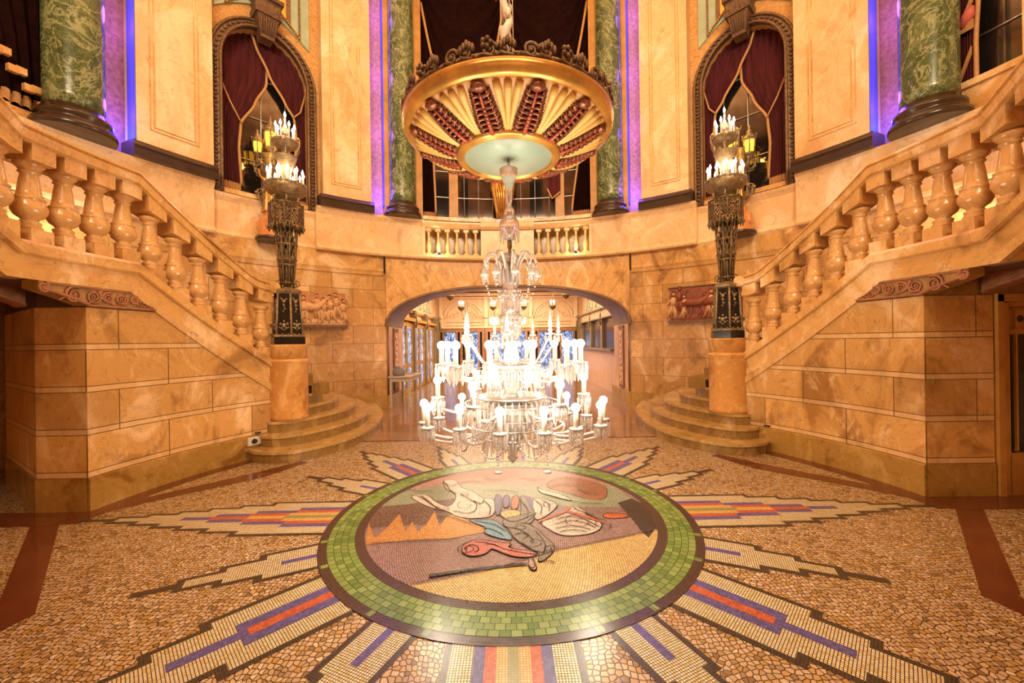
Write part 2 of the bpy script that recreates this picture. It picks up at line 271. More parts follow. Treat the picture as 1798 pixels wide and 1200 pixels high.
PLINES=[[(0.384,-0.167),(0.512,-0.106),(0.633,-0.177),(0.707,-0.305)],[(0.359,-0.261),(0.513,-0.188),(0.632,-0.256),(0.687,-0.334)],[(0.364,-0.337),(0.513,-0.283),(0.639,-0.362)],[(0.385,-0.396),(0.515,-0.357),(0.603,-0.404)],[(-0.527,0.043),(-0.395,-0.034),(-0.324,0.034),(-0.32,0.185),(-0.36,0.267)],[(-0.514,0.446),(-0.435,0.354),(-0.356,0.226),(-0.272,0.183),(-0.263,0.304)],[(-0.26,0.263),(-0.187,0.102),(-0.196,-0.042)],[(-0.699,0.743),(-0.632,0.543),(-0.549,0.447)],[(-0.749,0.824),(-0.691,0.691),(-0.613,0.663),(-0.571,0.763)],[(-0.906,0.419),(-0.785,0.245),(-0.675,0.086)],[(-0.958,0.421),(-0.853,0.33),(-0.737,0.164),(-0.606,0.046)],[(0.235,0.241),(0.291,0.12),(0.26,-0.061)],[(0.301,0.238),(0.358,0.156),(0.343,0.006)],[(0.57,0.07),(0.604,-0.005),(0.659,-0.042),(0.698,-0.147),(0.793,-0.183)],[(-0.014,-0.307),(0.056,-0.34),(0.135,-0.428),(0.169,-0.537)],[(0.027,-0.424),(0.096,-0.399),(0.146,-0.483)],[(0.194,-0.374),(0.248,-0.54),(0.252,-0.64),(0.219,-0.733)],[(-0.058,-0.149),(0.016,-0.216),(0.105,-0.156),(0.2,-0.058)],[(0.08,0.289),(0.117,0.166),(0.158,0.014),(0.136,-0.124)],[(0.185,-0.685),(0.221,-0.71),(0.247,-0.687)],[(-0.326,-0.691),(-0.346,-0.619),(-0.313,-0.57),(-0.259,-0.597),(-0.241,-0.658),(-0.271,-0.681)],[(-0.209,-0.574),(-0.131,-0.577),(-0.052,-0.653),(0.023,-0.68),(0.109,-0.717),(0.182,-0.731)],[(-0.277,-0.533),(-0.184,-0.55),(-0.104,-0.603)],[(-0.001,-0.582),(-0.027,-0.618),(0.011,-0.643)],[(-0.322,-0.171),(-0.231,-0.207),(-0.143,-0.241),(-0.055,-0.364)],[(-0.24,-0.299),(-0.154,-0.332),(-0.068,-0.434)],[(0.402,0.59),(0.54,0.683),(0.66,0.627),(0.814,0.67)],[(-0.299,0.883),(-0.182,0.834),(-0.068,0.9)],[(-0.556,0.788),(-0.409,0.823),(-0.29,0.749)],[(0.087,0.92),(0.236,0.829),(0.393,0.877)],[(0.697,0.528),(0.758,0.388),(0.894,0.381)],[(0.349,0.406),(0.486,0.271),(0.637,0.183),(0.837,0.135)],[(-1.092,0.612),(-0.926,0.51),(-0.811,0.551)],[(-0.277,0.526),(-0.1,0.542),(0.076,0.464)],[(-0.649,-0.058),(-0.508,-0.098),(-0.377,-0.201),(-0.285,-0.267)],[(-0.543,-0.976),(-0.39,-0.942),(-0.246,-0.898)],[(-1.081,-0.517),(-0.872,-0.512),(-0.612,-0.495),(-0.402,-0.476)],[(-0.616,-1.043),(-0.407,-0.984),(-0.188,-0.914),(0.105,-0.8),(0.324,-0.671),(0.566,-0.595),(0.85,-0.501),(1.161,-0.382)],[(0.141,-0.796),(0.161,-0.861),(0.14,-0.911),(0.119,-0.88)],[(0.224,-0.81),(0.271,-0.822),(0.293,-0.834)]]
# ---------------------------------------------------------------- geometry helpers
class MB:
    def __init__(s): s.v = []; s.f = []; s.m = []; s.uv = []; s.sm = []
    def add(s, vs, fs, mat=0, uvs=None, smooth=False):
        o = len(s.v); s.v += [tuple(p) for p in vs]
        for i, f in enumerate(fs):
            s.f.append([k+o for k in f]); s.m.append(mat); s.sm.append(smooth)
            s.uv.append(uvs[i] if uvs else None)
    def quad(s, a, b, c, d, mat=0, uv=None): s.add([a, b, c, d], [(0, 1, 2, 3)], mat, [uv] if uv else None)
    def box(s, c, size, rz=0.0, mat=0, M4=None):
        x, y, z = [k/2 for k in size]; R = Matrix.Rotation(rz, 3, 'Z') if M4 is None else M4
        vs = [Vector(c)+R @ Vector((i*x, j*y, k*z)) for k in (-1, 1) for i, j in ((-1, -1), (1, -1), (1, 1), (-1, 1))]
        s.add(vs, [(3, 2, 1, 0), (4, 5, 6, 7), (0, 1, 5, 4), (1, 2, 6, 5), (2, 3, 7, 6), (3, 0, 4, 7)], mat)
    def lathe(s, prof, c=(0, 0, 0), n=20, mat=0, flute=0.0, nf=0, smooth=True):
        vs = []; k = len(prof)
        for i in range(n):
            a = 2*pi*i/n
            for r, z in prof:
                rr = r*(1+flute*cos(nf*a)) if nf else r
                vs.append((c[0]+rr*cos(a), c[1]+rr*sin(a), c[2]+z))
        fs = []
        for i in range(n):
            j = (i+1) % n
            for q in range(k-1): fs.append((i*k+q, j*k+q, j*k+q+1, i*k+q+1))
        s.add(vs, fs, mat, None, smooth)
        for q in (0, k-1):
            if prof[q][0] > 1e-4: s.add([vs[i*k+q] for i in range(n)], [tuple(range(n))], mat)
    def tube(s, pts, r, n=6, mat=0, smooth=True):
        pts = [Vector(p) for p in pts]; k = len(pts)
        rs = r if isinstance(r, (list, tuple)) else [r]*k
        up = None; rings = []
        for i, p in enumerate(pts):
            t = (pts[min(i+1, k-1)]-pts[max(i-1, 0)])
            t = t.normalized() if t.length > 1e-9 else Vector((0, 0, 1))
            if up is None:
                up = Vector((0, 0, 1)) if abs(t.z) < .9 else Vector((1, 0, 0))
            up = (up-t*up.dot(t)); up = up.normalized() if up.length > 1e-6 else t.orthogonal().normalized()
            w = t.cross(up)
            rings.append([p+(up*cos(2*pi*j/n)+w*sin(2*pi*j/n))*rs[i] for j in range(n)])
        vs = [q for rg in rings for q in rg]
        fs = [(i*n+j, i*n+(j+1) % n, (i+1)*n+(j+1) % n, (i+1)*n+j) for i in range(k-1) for j in range(n)]
        fs2 = [tuple(range(n-1, -1, -1)), tuple((k-1)*n+j for j in range(n))]
        s.add(vs, fs, mat, None, smooth); s.add(vs, fs2, mat)
    def ball(s, c, r, n=10, mat=0, sz=1.0, rot=None):
        m = max(4, n//2+1); vs = []
        rx, ry, rz = (r, r, r*sz) if not isinstance(r, (tuple, list)) else r
        for i in range(m+1):
            t = pi*i/m
            for j in range(n):
                a = 2*pi*j/n; p = Vector((rx*sin(t)*cos(a), ry*sin(t)*sin(a), rz*cos(t)))
                if rot is not None: p = rot @ p
                vs.append(Vector(c)+p)
        s.add(vs, [(i*n+j, i*n+(j+1) % n, (i+1)*n+(j+1) % n, (i+1)*n+j) for i in range(m) for j in range(n)], mat, None, True)
    def prism(s, poly, z0, z1, mat=0, top=None):
        n = len(poly); vs = [(x, y, z0) for x, y in poly]+[(x, y, z1) for x, y in poly]
        u = 0.0; uvs = []
        fs = []
        for i in range(n):
            j = (i+1) % n; L = hypot(poly[j][0]-poly[i][0], poly[j][1]-poly[i][1])
            fs.append((i, j, n+j, n+i)); uvs.append([(u, z0), (u+L, z0), (u+L, z1), (u, z1)]); u += L
        s.add(vs, fs, mat, uvs)
        s.add(vs, [tuple(range(n-1, -1, -1)), tuple(range(n, 2*n))], mat if top is None else top)
    # swept section about the rotunda axis. sec(angle)->[(r,z)...] closed polygon
    def sweep(s, angs, sec, side=1, mat=0, closed=True, caps=True, smooth=False, R0=None):
        rings = []; uvr = []
        for a in angs:
            pr = sec(a) if callable(sec) else sec
            rings.append([(side*r*cos(rad(a)), r*sin(rad(a)), z) for r, z in pr])
            rr = R0 or pr[0][0]; uvr.append([(rr*rad(a), z) for r, z in pr])
        k = len(rings[0]); vs = [p for rg in rings for p in rg]; fs = []; uvs = []
        for i in range(len(angs)-1):
            for j in range(k if closed else k-1):
                j2 = (j+1) % k
                fs.append((i*k+j, (i+1)*k+j, (i+1)*k+j2, i*k+j2)); uvs.append([uvr[i][j], uvr[i+1][j], uvr[i+1][j2], uvr[i][j2]])
        s.add(vs, fs, mat, uvs, smooth)
        if caps and closed:
            s.add(rings[0], [tuple(range(k))], mat, [[(0, 0)]*k]); s.add(rings[-1], [tuple(range(k))], mat, [[(0, 0)]*k])
    def merge(s, o, M4=None):
        off = len(s.v); s.v += [tuple(M4 @ Vector(p)) if M4 else p for p in o.v]
        s.f += [[k+off for k in f] for f in o.f]; s.m += o.m; s.uv += o.uv; s.sm += o.sm

def lin(a, b, n): return [a+(b-a)*i/(n-1) for i in range(n)]
def P(a, r, z, side=1): return Vector((side*r*cos(rad(a)), r*sin(rad(a)), z))

MESHES = {}
def mesh_of(name, mb, mats, recalc=True):
    me = bpy.data.meshes.new(name); me.from_pydata(mb.v, [], mb.f)
    for m in (mats if isinstance(mats, (list, tuple)) else [mats]): me.materials.append(M[m] if isinstance(m, str) else m)
    ul = me.uv_layers.new(name='UVMap').data
    for p, mi, uv, sm in zip(me.polygons, mb.m, mb.uv, mb.sm):
        p.material_index = mi; p.use_smooth = sm
        if uv:
            for li, q in zip(p.loop_indices, uv): ul[li].uv = q
    if recalc:
        bm = bmesh.new(); bm.from_mesh(me); bmesh.ops.remove_doubles(bm, verts=bm.verts, dist=1e-5)
        bmesh.ops.recalc_face_normals(bm, faces=bm.faces); bm.to_mesh(me); bm.free()
    me.update(); return me
def obj(name, mb, mats, parent=None, loc=None, recalc=True, kind=None, label=None):
    me = mb if isinstance(mb, bpy.types.Mesh) else mesh_of(name, mb, mats, recalc)
    o = bpy.data.objects.new(name, me); COL.objects.link(o)
    if parent is not None:
        o.parent = parent
        if loc is None: o.location = -parent.location if parent.parent is None else (0, 0, 0)   # meshes are written in world metres
    if loc is not None: o.location = loc
    if kind: o['kind'] = kind
    if label: o['label'] = label
    return o
def thing(name, label, cat, loc=(0, 0, 0), group=None, kind=None):
    o = bpy.data.objects.new(name, None); COL.objects.link(o); o.location = loc; o.empty_display_size = .1
    o['label'] = label; o['category'] = cat
    if group: o['group'] = group
    if kind: o['kind'] = kind
    return o
def tag(o, label, cat, group=None):
    o['label'] = label; o['category'] = cat
    if group: o['group'] = group
    return o
def struct(name, mb, mats, label=None, parent=None):
    o = obj(name, mb, mats, parent); 
    if parent is None: o['kind'] = 'structure'
    if label: o['label'] = label
    return o
LR = {1: 'right', -1: 'left'}

# ================================================================ FLOOR (one mesh, mosaic inlaid in it)
FM = ['cobble', 'band', 'lobby_floor', 't_black', 't_cream', 't_blue', 't_red', 't_yellow', 't_green2', 'ring_green', 'ring_black', 'p_base', 'p_line']
PM = ['field', 'pink', 'sage', 'rust', 'umber', 'flame', 'soot', 'scarlet', 'horse', 'navy', 'yellow2', 'grey', 'azure', 'coral']
FM += ['p_'+k for k in PM]
fl = MB()
def disc(r, z, mat, n=96, cy=0.0):
    pts = [(r*cos(2*pi*i/n), cy+r*sin(2*pi*i/n), z) for i in range(n)]
    fl.add(pts, [tuple(range(n))], FM.index(mat))
fl.add([(-7.6, -7.6, 0), (7.6, -7.6, 0), (7.6, 7.6, 0), (-7.6, 7.6, 0)], [(0, 1, 2, 3)], 0)
def fpoly(pts, z, mat, uvf=None):
    uv = [uvf(p) for p in pts] if uvf else None
    fl.add([(x, y, z) for x, y in pts], [tuple(range(len(pts)))], FM.index(mat), [uv] if uv else None)
# lobby paving and threshold
fpoly([(-3.2, 2.74), (3.2, 2.74), (3.2, 14.2), (-3.2, 14.2)], .001, 'lobby_floor')
for y0, w in ((2.70, .07), (4.98, .02), (7.45, .03)):
    fpoly([(-3.2, y0), (3.2, y0), (3.2, y0+w), (-3.2, y0+w)], .0015, 'band')
for x in (-.9, .9):
    fpoly([(x-.006, 2.77), (x+.006, 2.77), (x+.006, 14), (x-.006, 14)], .0014, 'band')
def ringband(r0, r1, a0, a1, z, mat, side):
    A = lin(a0, a1, 40)
    fpoly([(side*r0*cos(rad(a)), r0*sin(rad(a))) for a in A]+[(side*r1*cos(rad(a)), r1*sin(rad(a))) for a in A[::-1]], z, mat)
for s in (-1, 1):
    ringband(3.80, 4.1, -1, 33, .0012, 'band', s)                    # border along the stair wall
    bz = [.0014]
    def bp(*p): bz[0] += .0003; fpoly([(s*x, y) for x, y in p], bz[0], 'band')
    bp((4.2, .12), (3.97, -.06), (2.78, -1.25), (3.02, -1.25), (4.25, -.03))   # band running to the camera side
    bp((2.78, -1.24), (2.81, -1.40), (2.2, -3.9), (2.5, -3.9), (3.0, -1.25))
    bp((3.95, .02), (3.95, .14), (3.80, .47), (3.05, 1.32), (2.78, 1.72), (2.66, 1.66), (2.89, 1.11), (3.55, .46))
    bp((4.0, .2), (8, .2), (8, -.1), (4.0, -.1))
    def arc(cx, cy, r0, r1, a0, a1):
        A = lin(rad(a0), rad(a1), 24)
        return [(cx+r0*cos(a), cy+r0*sin(a)) for a in A]+[(cx+r1*cos(a), cy+r1*sin(a)) for a in A[::-1]]
# rays
def ray(ang, steps, z, mat, r0=1.5):
    ca, sa = cos(rad(ang)), sin(rad(ang)); up = []; prev = r0
    for r1, w in steps: up += [(prev, w), (r1, w)]; prev = r1
    pts = up+[(r, -w) for r, w in up[::-1]]
    fl.add([(r*ca-w*sa, r*sa+w*ca, z) for r, w in pts], [tuple(range(len(pts)))], FM.index(mat), [[(r, w+5) for r, w in pts]])
def shrink(st, b): return [(r-b*1.3, w-b) for r, w in st if w-b > .004]
BIG = [(2.32, .345), (2.60, .285), (2.86, .23), (3.10, .175), (3.34, .12), (3.58, .07), (3.84, .026)]
DIA = [(2.20, .27), (2.45, .205), (2.70, .14), (2.86, .085), (3.04, .032)]
SML = [(1.95, .195), (2.18, .135), (2.40, .08), (2.62, .03)]
SM2 = [(1.98, .165), (2.18, .12), (2.40, .075), (2.60, .03)]
for k in range(4):
    b = 90*k
    ray(b, BIG, .002, 't_black'); ray(b, shrink(BIG, .036), .0026, 't_cream')
    ray(b, [(1.98, .196), (2.35, .14), (2.68, .085), (2.95, .03)], .0032, 't_blue')
    ray(b, [(1.98, .14), (2.38, .085), (2.70, .03)], .0038, 't_red')
    ray(b, [(2.02, .085), (2.36, .03)], .0044, 't_yellow'); ray(b, [(2.04, .028)], .0050, 't_green2')
    ray(b+45, DIA, .002, 't_black'); ray(b+45, shrink(DIA, .038), .0026, 't_cream')
    ray(b+45, [(2.06, .105), (2.36, .034)], .0032, 't_blue'); ray(b+45, [(2.02, .035)], .0038, 't_red')
    for sgn in (1, -1):
        for mid, st, bl in (((24.8, SML, 1.80) if k % 2 == 0 else (24.7, SM2, 1.84)), ):
            ray(b+sgn*mid, st, .002, 't_black'); ray(b+sgn*mid, shrink(st, .036), .0026, 't_cream'); ray(b+sgn*mid, [(bl, .026)], .0032, 't_blue')
disc(1.575, .0056, 'ring_black')
for k in range(16):                                                   # small green tiles stepping out of the ring
    for d in (-1, 1):
        a = (k*22.5 if k % 2 == 0 else round(k*22.5/90)*90+(24.8 if (k*22.5) % 90 < 45 else -24.8))+d*7.2
        if k % 2: ray(a, [(1.565, .022)], .0062, 'ring_green', 1.49)
disc(1.51, .0068, 'ring_green'); disc(1.312, .0074, 'ring_black'); disc(1.24, .0080, 'p_base')
z = .0084
def outline(pts, z, w=.009):
    n = len(pts)
    for i in range(n):
        a, b = Vector(pts[i]), Vector(pts[(i+1) % n]); d = (b-a)
        if d.length < 1e-4: continue
        t = d.normalized()*w*.5; q = Vector((-t.y, t.x))
        fpoly([tuple(a-t+q), tuple(a-t-q), tuple(b+t-q), tuple(b+t+q)], z, 'p_line')
def smooth_poly(p, it=2):
    for _ in range(it):
        q = []
        for i in range(len(p)):
            a, b = Vector(p[i]), Vector(p[(i+1) % len(p)]); q += [tuple(a*.75+b*.25), tuple(a*.25+b*.75)]
        p = q
    return p
for m, ol, pts in PICT:
    pts = [tuple(Vector(p)*(min(1, 1.238/Vector(p).length))) for p in (smooth_poly(pts) if ol else pts)]
    qq = []
    for i, a_ in enumerate(pts):                                        # follow the rim where the shape touches it
        b_ = pts[(i+1) % len(pts)]; qq.append(a_)
        if hypot(*a_) > 1.23 and hypot(*b_) > 1.23:
            t0, t1 = atan2(a_[1], a_[0]), atan2(b_[1], b_[0]); dt = (t1-t0+pi) % (2*pi)-pi; k_ = int(abs(dt)/.06)
            qq += [(1.238*cos(t0+dt*j/(k_+1)), 1.238*sin(t0+dt*j/(k_+1))) for j in range(1, k_+1)]
    pts = qq
    fpoly(pts, z, 'p_'+m)
    if ol: outline(pts, z+.0002)
    z += .0004
for l_ in PLINES:
    l_ = [l_[0]]+[tuple(Vector(a)*(1-u)+Vector(b)*u) for a, b in zip(l_[:-1], l_[1:]) for u in (.33, .67, 1.0)]
    l_ = [l_[0]]+[((a[0]+2*b[0]+c[0])/4, (a[1]+2*b[1]+c[1])/4) for a, b, c in zip(l_[:-2], l_[1:-1], l_[2:])]+[l_[-1]]
    for a, b in zip(l_[:-1], l_[1:]):
        a, b = Vector(a), Vector(b)
        if (b-a).length < 1e-5: continue
        d = (b-a).normalized()*.0045; q = Vector((-d.y, d.x))
        fpoly([tuple(a-d+q), tuple(a-d-q), tuple(b+d-q), tuple(b+d+q)], z, 'p_line')
def swirl(cx, cy, r, turns, a0, z, sq=1.0, w=.006):
    pts = [(cx+r*(1-t)*cos(a0+turns*2*pi*t), cy+sq*r*(1-t)*sin(a0+turns*2*pi*t)) for t in lin(0, .93, 24)]
    for a, b in zip(pts[:-1], pts[1:]):
        a, b = Vector(a), Vector(b); d = (b-a).normalized()*w*.5; q = Vector((-d.y, d.x))
        fpoly([tuple(a-d+q), tuple(a-d-q), tuple(b+d-q), tuple(b+d+q)], z, 'p_line')
for a in ((-.42, .16, .13, 1.5, 0), (-.62, .10, .09, 1.2, 2), (.38, .13, .10, 1.6, 1), (.58, -.22, .17, 1.7, 0), (.78, -.28, .09, 1.3, 2), (-.33, -.63, .085, 1.7, 1.5),
          (.09, -.3, .09, 1.4, 0), (.17, -.55, .1, 1.5, 2), (-.45, .42, .07, 1.2, 1), (.28, -.66, .06, 1.3, 0), (.7, -.08, .05, 1, 2)): swirl(*a, z=z)
floor = struct('floor', fl, FM)
bm = bmesh.new(); bm.from_mesh(floor.data)
bmesh.ops.triangulate(bm, faces=[f for f in bm.faces if len(f.verts) > 4], ngon_method='EAR_CLIP')
for f in bm.faces:
    if f.normal.z < 0: f.normal_flip()
bm.to_mesh(floor.data); bm.free()

# ================================================================ ROTUNDA WALLS
RW = 6.72
def arch_z(x):                                                       # intrados of the big basket arch
    x = abs(x)
    return None if x >= 2.94 else 1.95+1.04*(1-(x/2.94)**2.3)**(1/2.3)
wl = {}
for s in (-1, 1):
    A0 = 63.9
    mb = MB()
    mb.sweep(lin(14, A0, 60), [(RW, .27), (RW, 3.24)], s, 0, closed=False)
    mb.sweep(lin(14, A0, 60), [(RW-.05, 0), (RW-.05, .27), (RW, .28)], s, 1, closed=False)
    w = struct('wall_'+LR[s], mb, ['block_wall', 'block_skirt']); wl[s] = w
    # frieze with its moulding, stops at the arch block
    mb = MB(); mb.sweep(lin(14, A0-.4, 50), [(RW, 3.16), (RW-.03, 3.18), (RW-.05, 3.24), (RW-.07, 3.28), (RW-.07, 3.62), (RW+.1, 3.62), (RW+.1, 3.16)], s)
    struct('frieze', mb, ['marble'], parent=w)
    def course(a0, a1, r, zt, pn):
        mb = MB(); mb.sweep(lin(a0, a1, 26), [(RW+.1, 3.62), (r-.03, 3.62), (r-.05, 3.66), (r-.03, 3.71), (r, 3.75), (r, zt-.14), (r-.02, zt-.10), (r-.05, zt-.05), (r-.07, zt), (RW+.1, zt)], s)
        return struct(pn, mb, ['marble_light'], parent=w)
    course(50.8, 71.6, 6.55, 4.56, 'pedestal_course'); course(35.0, 50.8, 6.68, 4.44, 'sill_course'); course(13, 35.0, 6.55, 4.56, 'pedestal_course')
    # rough niche bay with arched opening
    def niche_top(a):
        t = (a-43.05)/6.75
        return None if abs(t) >= 1 else 7.0+.92*sqrt(1-t*t)
    mb = MB(); R = 6.74; A = sorted(set(lin(34.6, 36.3, 5)+lin(36.3, 49.8, 41)+lin(49.8, 52.2, 6)))
    for a, b in zip(A[:-1], A[1:]):
        m = (a+b)/2; za = niche_top(a) or 7.0; zb = niche_top(b) or 7.0
        if 36.3 < m < 49.8:
            mb.quad(P(a, R, za, s), P(b, R, zb, s), P(b, R, 11.4, s), P(a, R, 11.4, s))
            mb.quad(P(a, R, za, s), P(b, R, zb, s), P(b, R+.22, zb, s), P(a, R+.22, za, s))
        else: mb.quad(P(a, R, 4.44, s), P(b, R, 4.44, s), P(b, R, 11.4, s), P(a, R, 11.4, s))
    for a in (36.3, 49.8): mb.quad(P(a, R, 4.44, s), P(a, R, 7.0, s), P(a, R+.22, 7.0, s), P(a, R+.22, 4.44, s))
    mb.quad(P(36.3, R, 4.46, s), P(49.8, R, 4.46, s), P(49.8, R+.3, 4.46, s), P(36.3, R+.3, 4.46, s))
    struct('niche_bay', mb, ['rough_stone'], parent=w)
    # pilasters on dark bases
    for (a0, a1) in ((25.2, 34.7), (51.9, 61.0)):
        mb = MB(); ro = 6.44
        mb.sweep(lin(a0, a1, 14), [(ro, 4.8), (ro, 11.4), (6.80, 11.4), (6.80, 4.8)], s)
        pil = struct('pilaster', mb, ['marble_light'], parent=w)
        mb = MB(); a2, a3 = a0+1.5, a1-1.9
        for r_, w_ in ((0, .014), (.055, .012)):
            k = r_/6.5*57.3
            for (p0, p1) in ((a2+k, a2+k+.14), (a3-k-.14, a3-k)):
                mb.sweep([p0, p1], [(ro-.012, 5.06+r_), (ro-.012, 11), (ro+.01, 11), (ro+.01, 5.06+r_)], s)
            mb.sweep(lin(a2+k, a3-k, 12), [(ro-.012, 5.06+r_), (ro-.012, 5.06+r_+.014), (ro+.01, 5.06+r_+.014), (ro+.01, 5.06+r_)], s)
        o = struct('panel_moulding', mb, ['marble'], parent=pil); o.location = (0, 0, 0)
        mb = MB(); mb.sweep(lin(a0-.5, a1+.5, 16), [(6.78, 4.56), (ro-.07, 4.56), (ro-.07, 4.68), (ro-.05, 4.70), (ro-.07, 4.73), (ro-.03, 4.78), (ro-.005, 4.82), (6.78, 4.82)], s)
        struct('dark_base', mb, ['dark_bronze_marble'], parent=w)
    # recesses (violet lit) between pilaster and column, and behind the columns
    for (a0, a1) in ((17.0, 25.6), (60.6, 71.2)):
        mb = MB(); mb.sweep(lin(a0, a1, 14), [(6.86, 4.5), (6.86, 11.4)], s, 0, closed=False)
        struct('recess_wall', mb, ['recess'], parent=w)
    mb = MB()
    for a, w_ in ((71.2, .5), (18.0, .3)): mb.sweep([a-w_, a+w_], [(6.62, 4.5), (6.62, 11.4), (7.2, 11.4), (7.2, 4.5)], s)
    struct('jamb', mb, ['wood'], parent=w)
# ---- centre: wall over the arch
mb = MB(); A = lin(63.9, 116.1, 121); R = 6.64
for a, b in zip(A[:-1], A[1:]):
    pa, pb = P(a, R, 0), P(b, R, 0); za = arch_z(pa.x) or 1.95; zb = arch_z(pb.x) or 1.95
    mb.add([P(a, R, za), P(b, R, zb), P(b, R, 3.62), P(a, R, 3.62)], [(0, 1, 2, 3)], 0)
for s in (-1, 1):
    mb.quad(P(63.9, R, 0, s), P(63.9, RW+.1, 0, s), P(63.9, RW+.1, 3.62, s), P(63.9, R, 3.62, s))
wf = struct('wall_far', mb, ['marble'])
# voussoir joints: thin dark lines fanning round the arch
mb = MB()
for i in range(-7, 8):
    t = i/7.0; x0 = 2.85*t; z0 = (arch_z(x0) or 1.95)+.02; x1 = x0*1.12+t*.25; z1 = 3.6-abs(t)**2*.35
    pts = []
    for q in lin(0, 1, 8):
        x = x0+(x1-x0)*q; z = z0+(z1-z0)*q; y = sqrt(max(0, R*R-x*x)); k = (R-.0015)/R
        if abs(x) < R*cos(rad(64.2)): pts.append((x*k, y*k, z))
    if len(pts) > 1: mb.tube(pts, .0035, 4)
struct('arch_joints', mb, ['bracket_gold'], parent=wf)
# arch soffit + piers (reveal), from the curved face back to the lobby
mb = MB(); xs = [2.94*sin(rad(t)) for t in lin(-90, 90, 61)]
def zz(x): return arch_z(x) or 1.95
for a, b in zip(xs[:-1], xs[1:]):
    ya, yb = sqrt(R*R-a*a), sqrt(R*R-b*b)
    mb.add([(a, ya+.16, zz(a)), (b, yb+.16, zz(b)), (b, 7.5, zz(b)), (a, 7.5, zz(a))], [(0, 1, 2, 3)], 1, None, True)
    mb.add([(a, 7.5, zz(a)), (b, 7.5, zz(b)), (b, 7.5, 4.2), (a, 7.5, 4.2)], [(0, 1, 2, 3)], 0)
for s in (-1, 1):
    mb.add([(s*2.94, 6.1, 0), (s*2.94, 7.5, 0), (s*2.94, 7.5, 1.96), (s*2.94, 6.1, 1.96)], [(0, 1, 2, 3)], 2)
    x0 = R*cos(rad(63.9)); y0 = R*sin(rad(63.9))
    mb.add([(s*x0, y0, .0), (s*2.94, 6.12, 0), (s*2.94, 6.12, 1.96), (s*x0, y0, 1.96)], [(0, 1, 2, 3)], 2)
struct('arch_reveal', mb, ['marble', 'arch_trim', 'arch_stone'], parent=wf)
# moulded edge of the arch
mb = MB(); prof = [(-.02, 0.0), (.045, -.02), (.05, .05), (.02, .09), (.03, .15), (-.02, .16)]
rings = []
for x in xs:
    y = sqrt(R*R-x*x); z = zz(x); k = 1-abs(x)/2.94
    nx, nz = (x/2.94**2*1.1, 1/1.2) if abs(x) < 2.9 else (1*(1 if x > 0 else -1), .25); L = hypot(nx, nz); nx /= L; nz /= L
    rings.append([(x-nx*p, y+q, z-nz*p) for p, q in prof])
k = len(prof); vs = [p for r in rings for p in r]
mb.add(vs, [(i*k+j, (i+1)*k+j, (i+1)*k+(j+1) % k, i*k+(j+1) % k) for i in range(len(rings)-1) for j in range(k)], 0, None, True)
for s in (-1, 1): mb.tube([(s*2.93, 6.06, 1.96), (s*2.93, 6.06, .28)], .035, 6)
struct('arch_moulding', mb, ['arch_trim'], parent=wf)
for s in (-1, 1):                                                     # carved strips on the reveals and stone plinths
    mb = MB(); mb.box((s*2.925, 6.75, 1.1), (.02, .42, 1.55)); mb.box((s*2.915, 6.75, 1.1), (.02, .30, 1.42), mat=1)
    for i in range(9): mb.ball((s*2.90, 6.75+.06*sin(i*2.1), .48+i*.15), (.012, .08, .06), 8, 1)
    mb.box((s*2.92, 6.75, 1.90), (.03, .44, .05)); struct('carved_strip', mb, ['arch_trim', 'arch_stone'], parent=wf)
    mb = MB(); mb.prism([(s*x, y) for x, y in ((3.3, 5.84), (3.02, 5.93), (2.86, 6.02), (2.86, 7.5), (2.95, 7.5), (2.95, 6.2), (3.3, 6.2))], 0, .30)
    struct('plinth', mb, ['block_skirt'], parent=wf)
# ---- rear part of the rotunda (behind the camera) and ceiling
mb = MB()
for i in range(24):
    a0 = -192+i*(204/24.0); a1 = a0+204/24.0
    a0, a1 = -193+i*206/24, -193+(i+1)*206/24
    mat = 0 if i % 4 in (0, 1) else (1 if i % 4 == 2 else 2)
    mb.sweep([a0, (a0+a1)/2, a1], [(6.95, 4.5), (6.95, 11.4)], 1, mat, closed=False)
    mb.sweep([a0, (a0+a1)/2, a1], [(6.95, 0), (6.95, 4.5)], 1, 0, closed=False)
struct('wall_back', mb, ['marble', 'velvet_dark', 'marble_light'])
mb = MB(); mb.sweep(lin(0, 360, 73), [(7.4, 11.4), (3.6, 11.9), (.02, 12.4)], 1, 0, closed=False); struct('ceiling', mb, ['marble_light'])
# ================================================================ relief panels
def figure(mb, c, h, U, V, pose, matb=1, math_=2):
    """small carved figure; c=foot centre, U=tangent, V=outwards"""
    def q(x, z, d=.02): return Vector(c)+U*x*h+Vector((0, 0, z*h))+V*d
    l = pose
    mb.tube([q(0, .50), q(.01*l, .66), q(.02*l, .80)], [.085*h, .10*h, .06*h], 8, matb)
    mb.ball(q(.03*l, .91, .03), .065*h, 8, matb); mb.ball(q(.02*l, .945, .025), .066*h, 8, math_)
    mb.tube([q(0, .52), q(.10*l, .28), q(.04*l, .04)], [.07*h, .05*h, .03*h], 6, matb)
    mb.tube([q(0, .52), q(-.12, .30), q(-.22, .06)], [.07*h, .05*h, .03*h], 6, matb)
    mb.tube([q(.02, .78), q(.16*l, .68), q(.27*l, .80+.05*l)], [.04*h, .03*h, .022*h], 6, matb)
    mb.tube([q(.02, .78), q(-.14*l, .64), q(-.20*l, .50)], [.04*h, .03*h, .022*h], 6, matb)
    for k in range(4):
        mb.tube([q(-.06+.04*k, .55, .03), q(-.10+.06*k+.02*l, .30, .035), q(-.16+.09*k, .10, .02)], [.012*h, .03*h, .012*h], 5, matb)
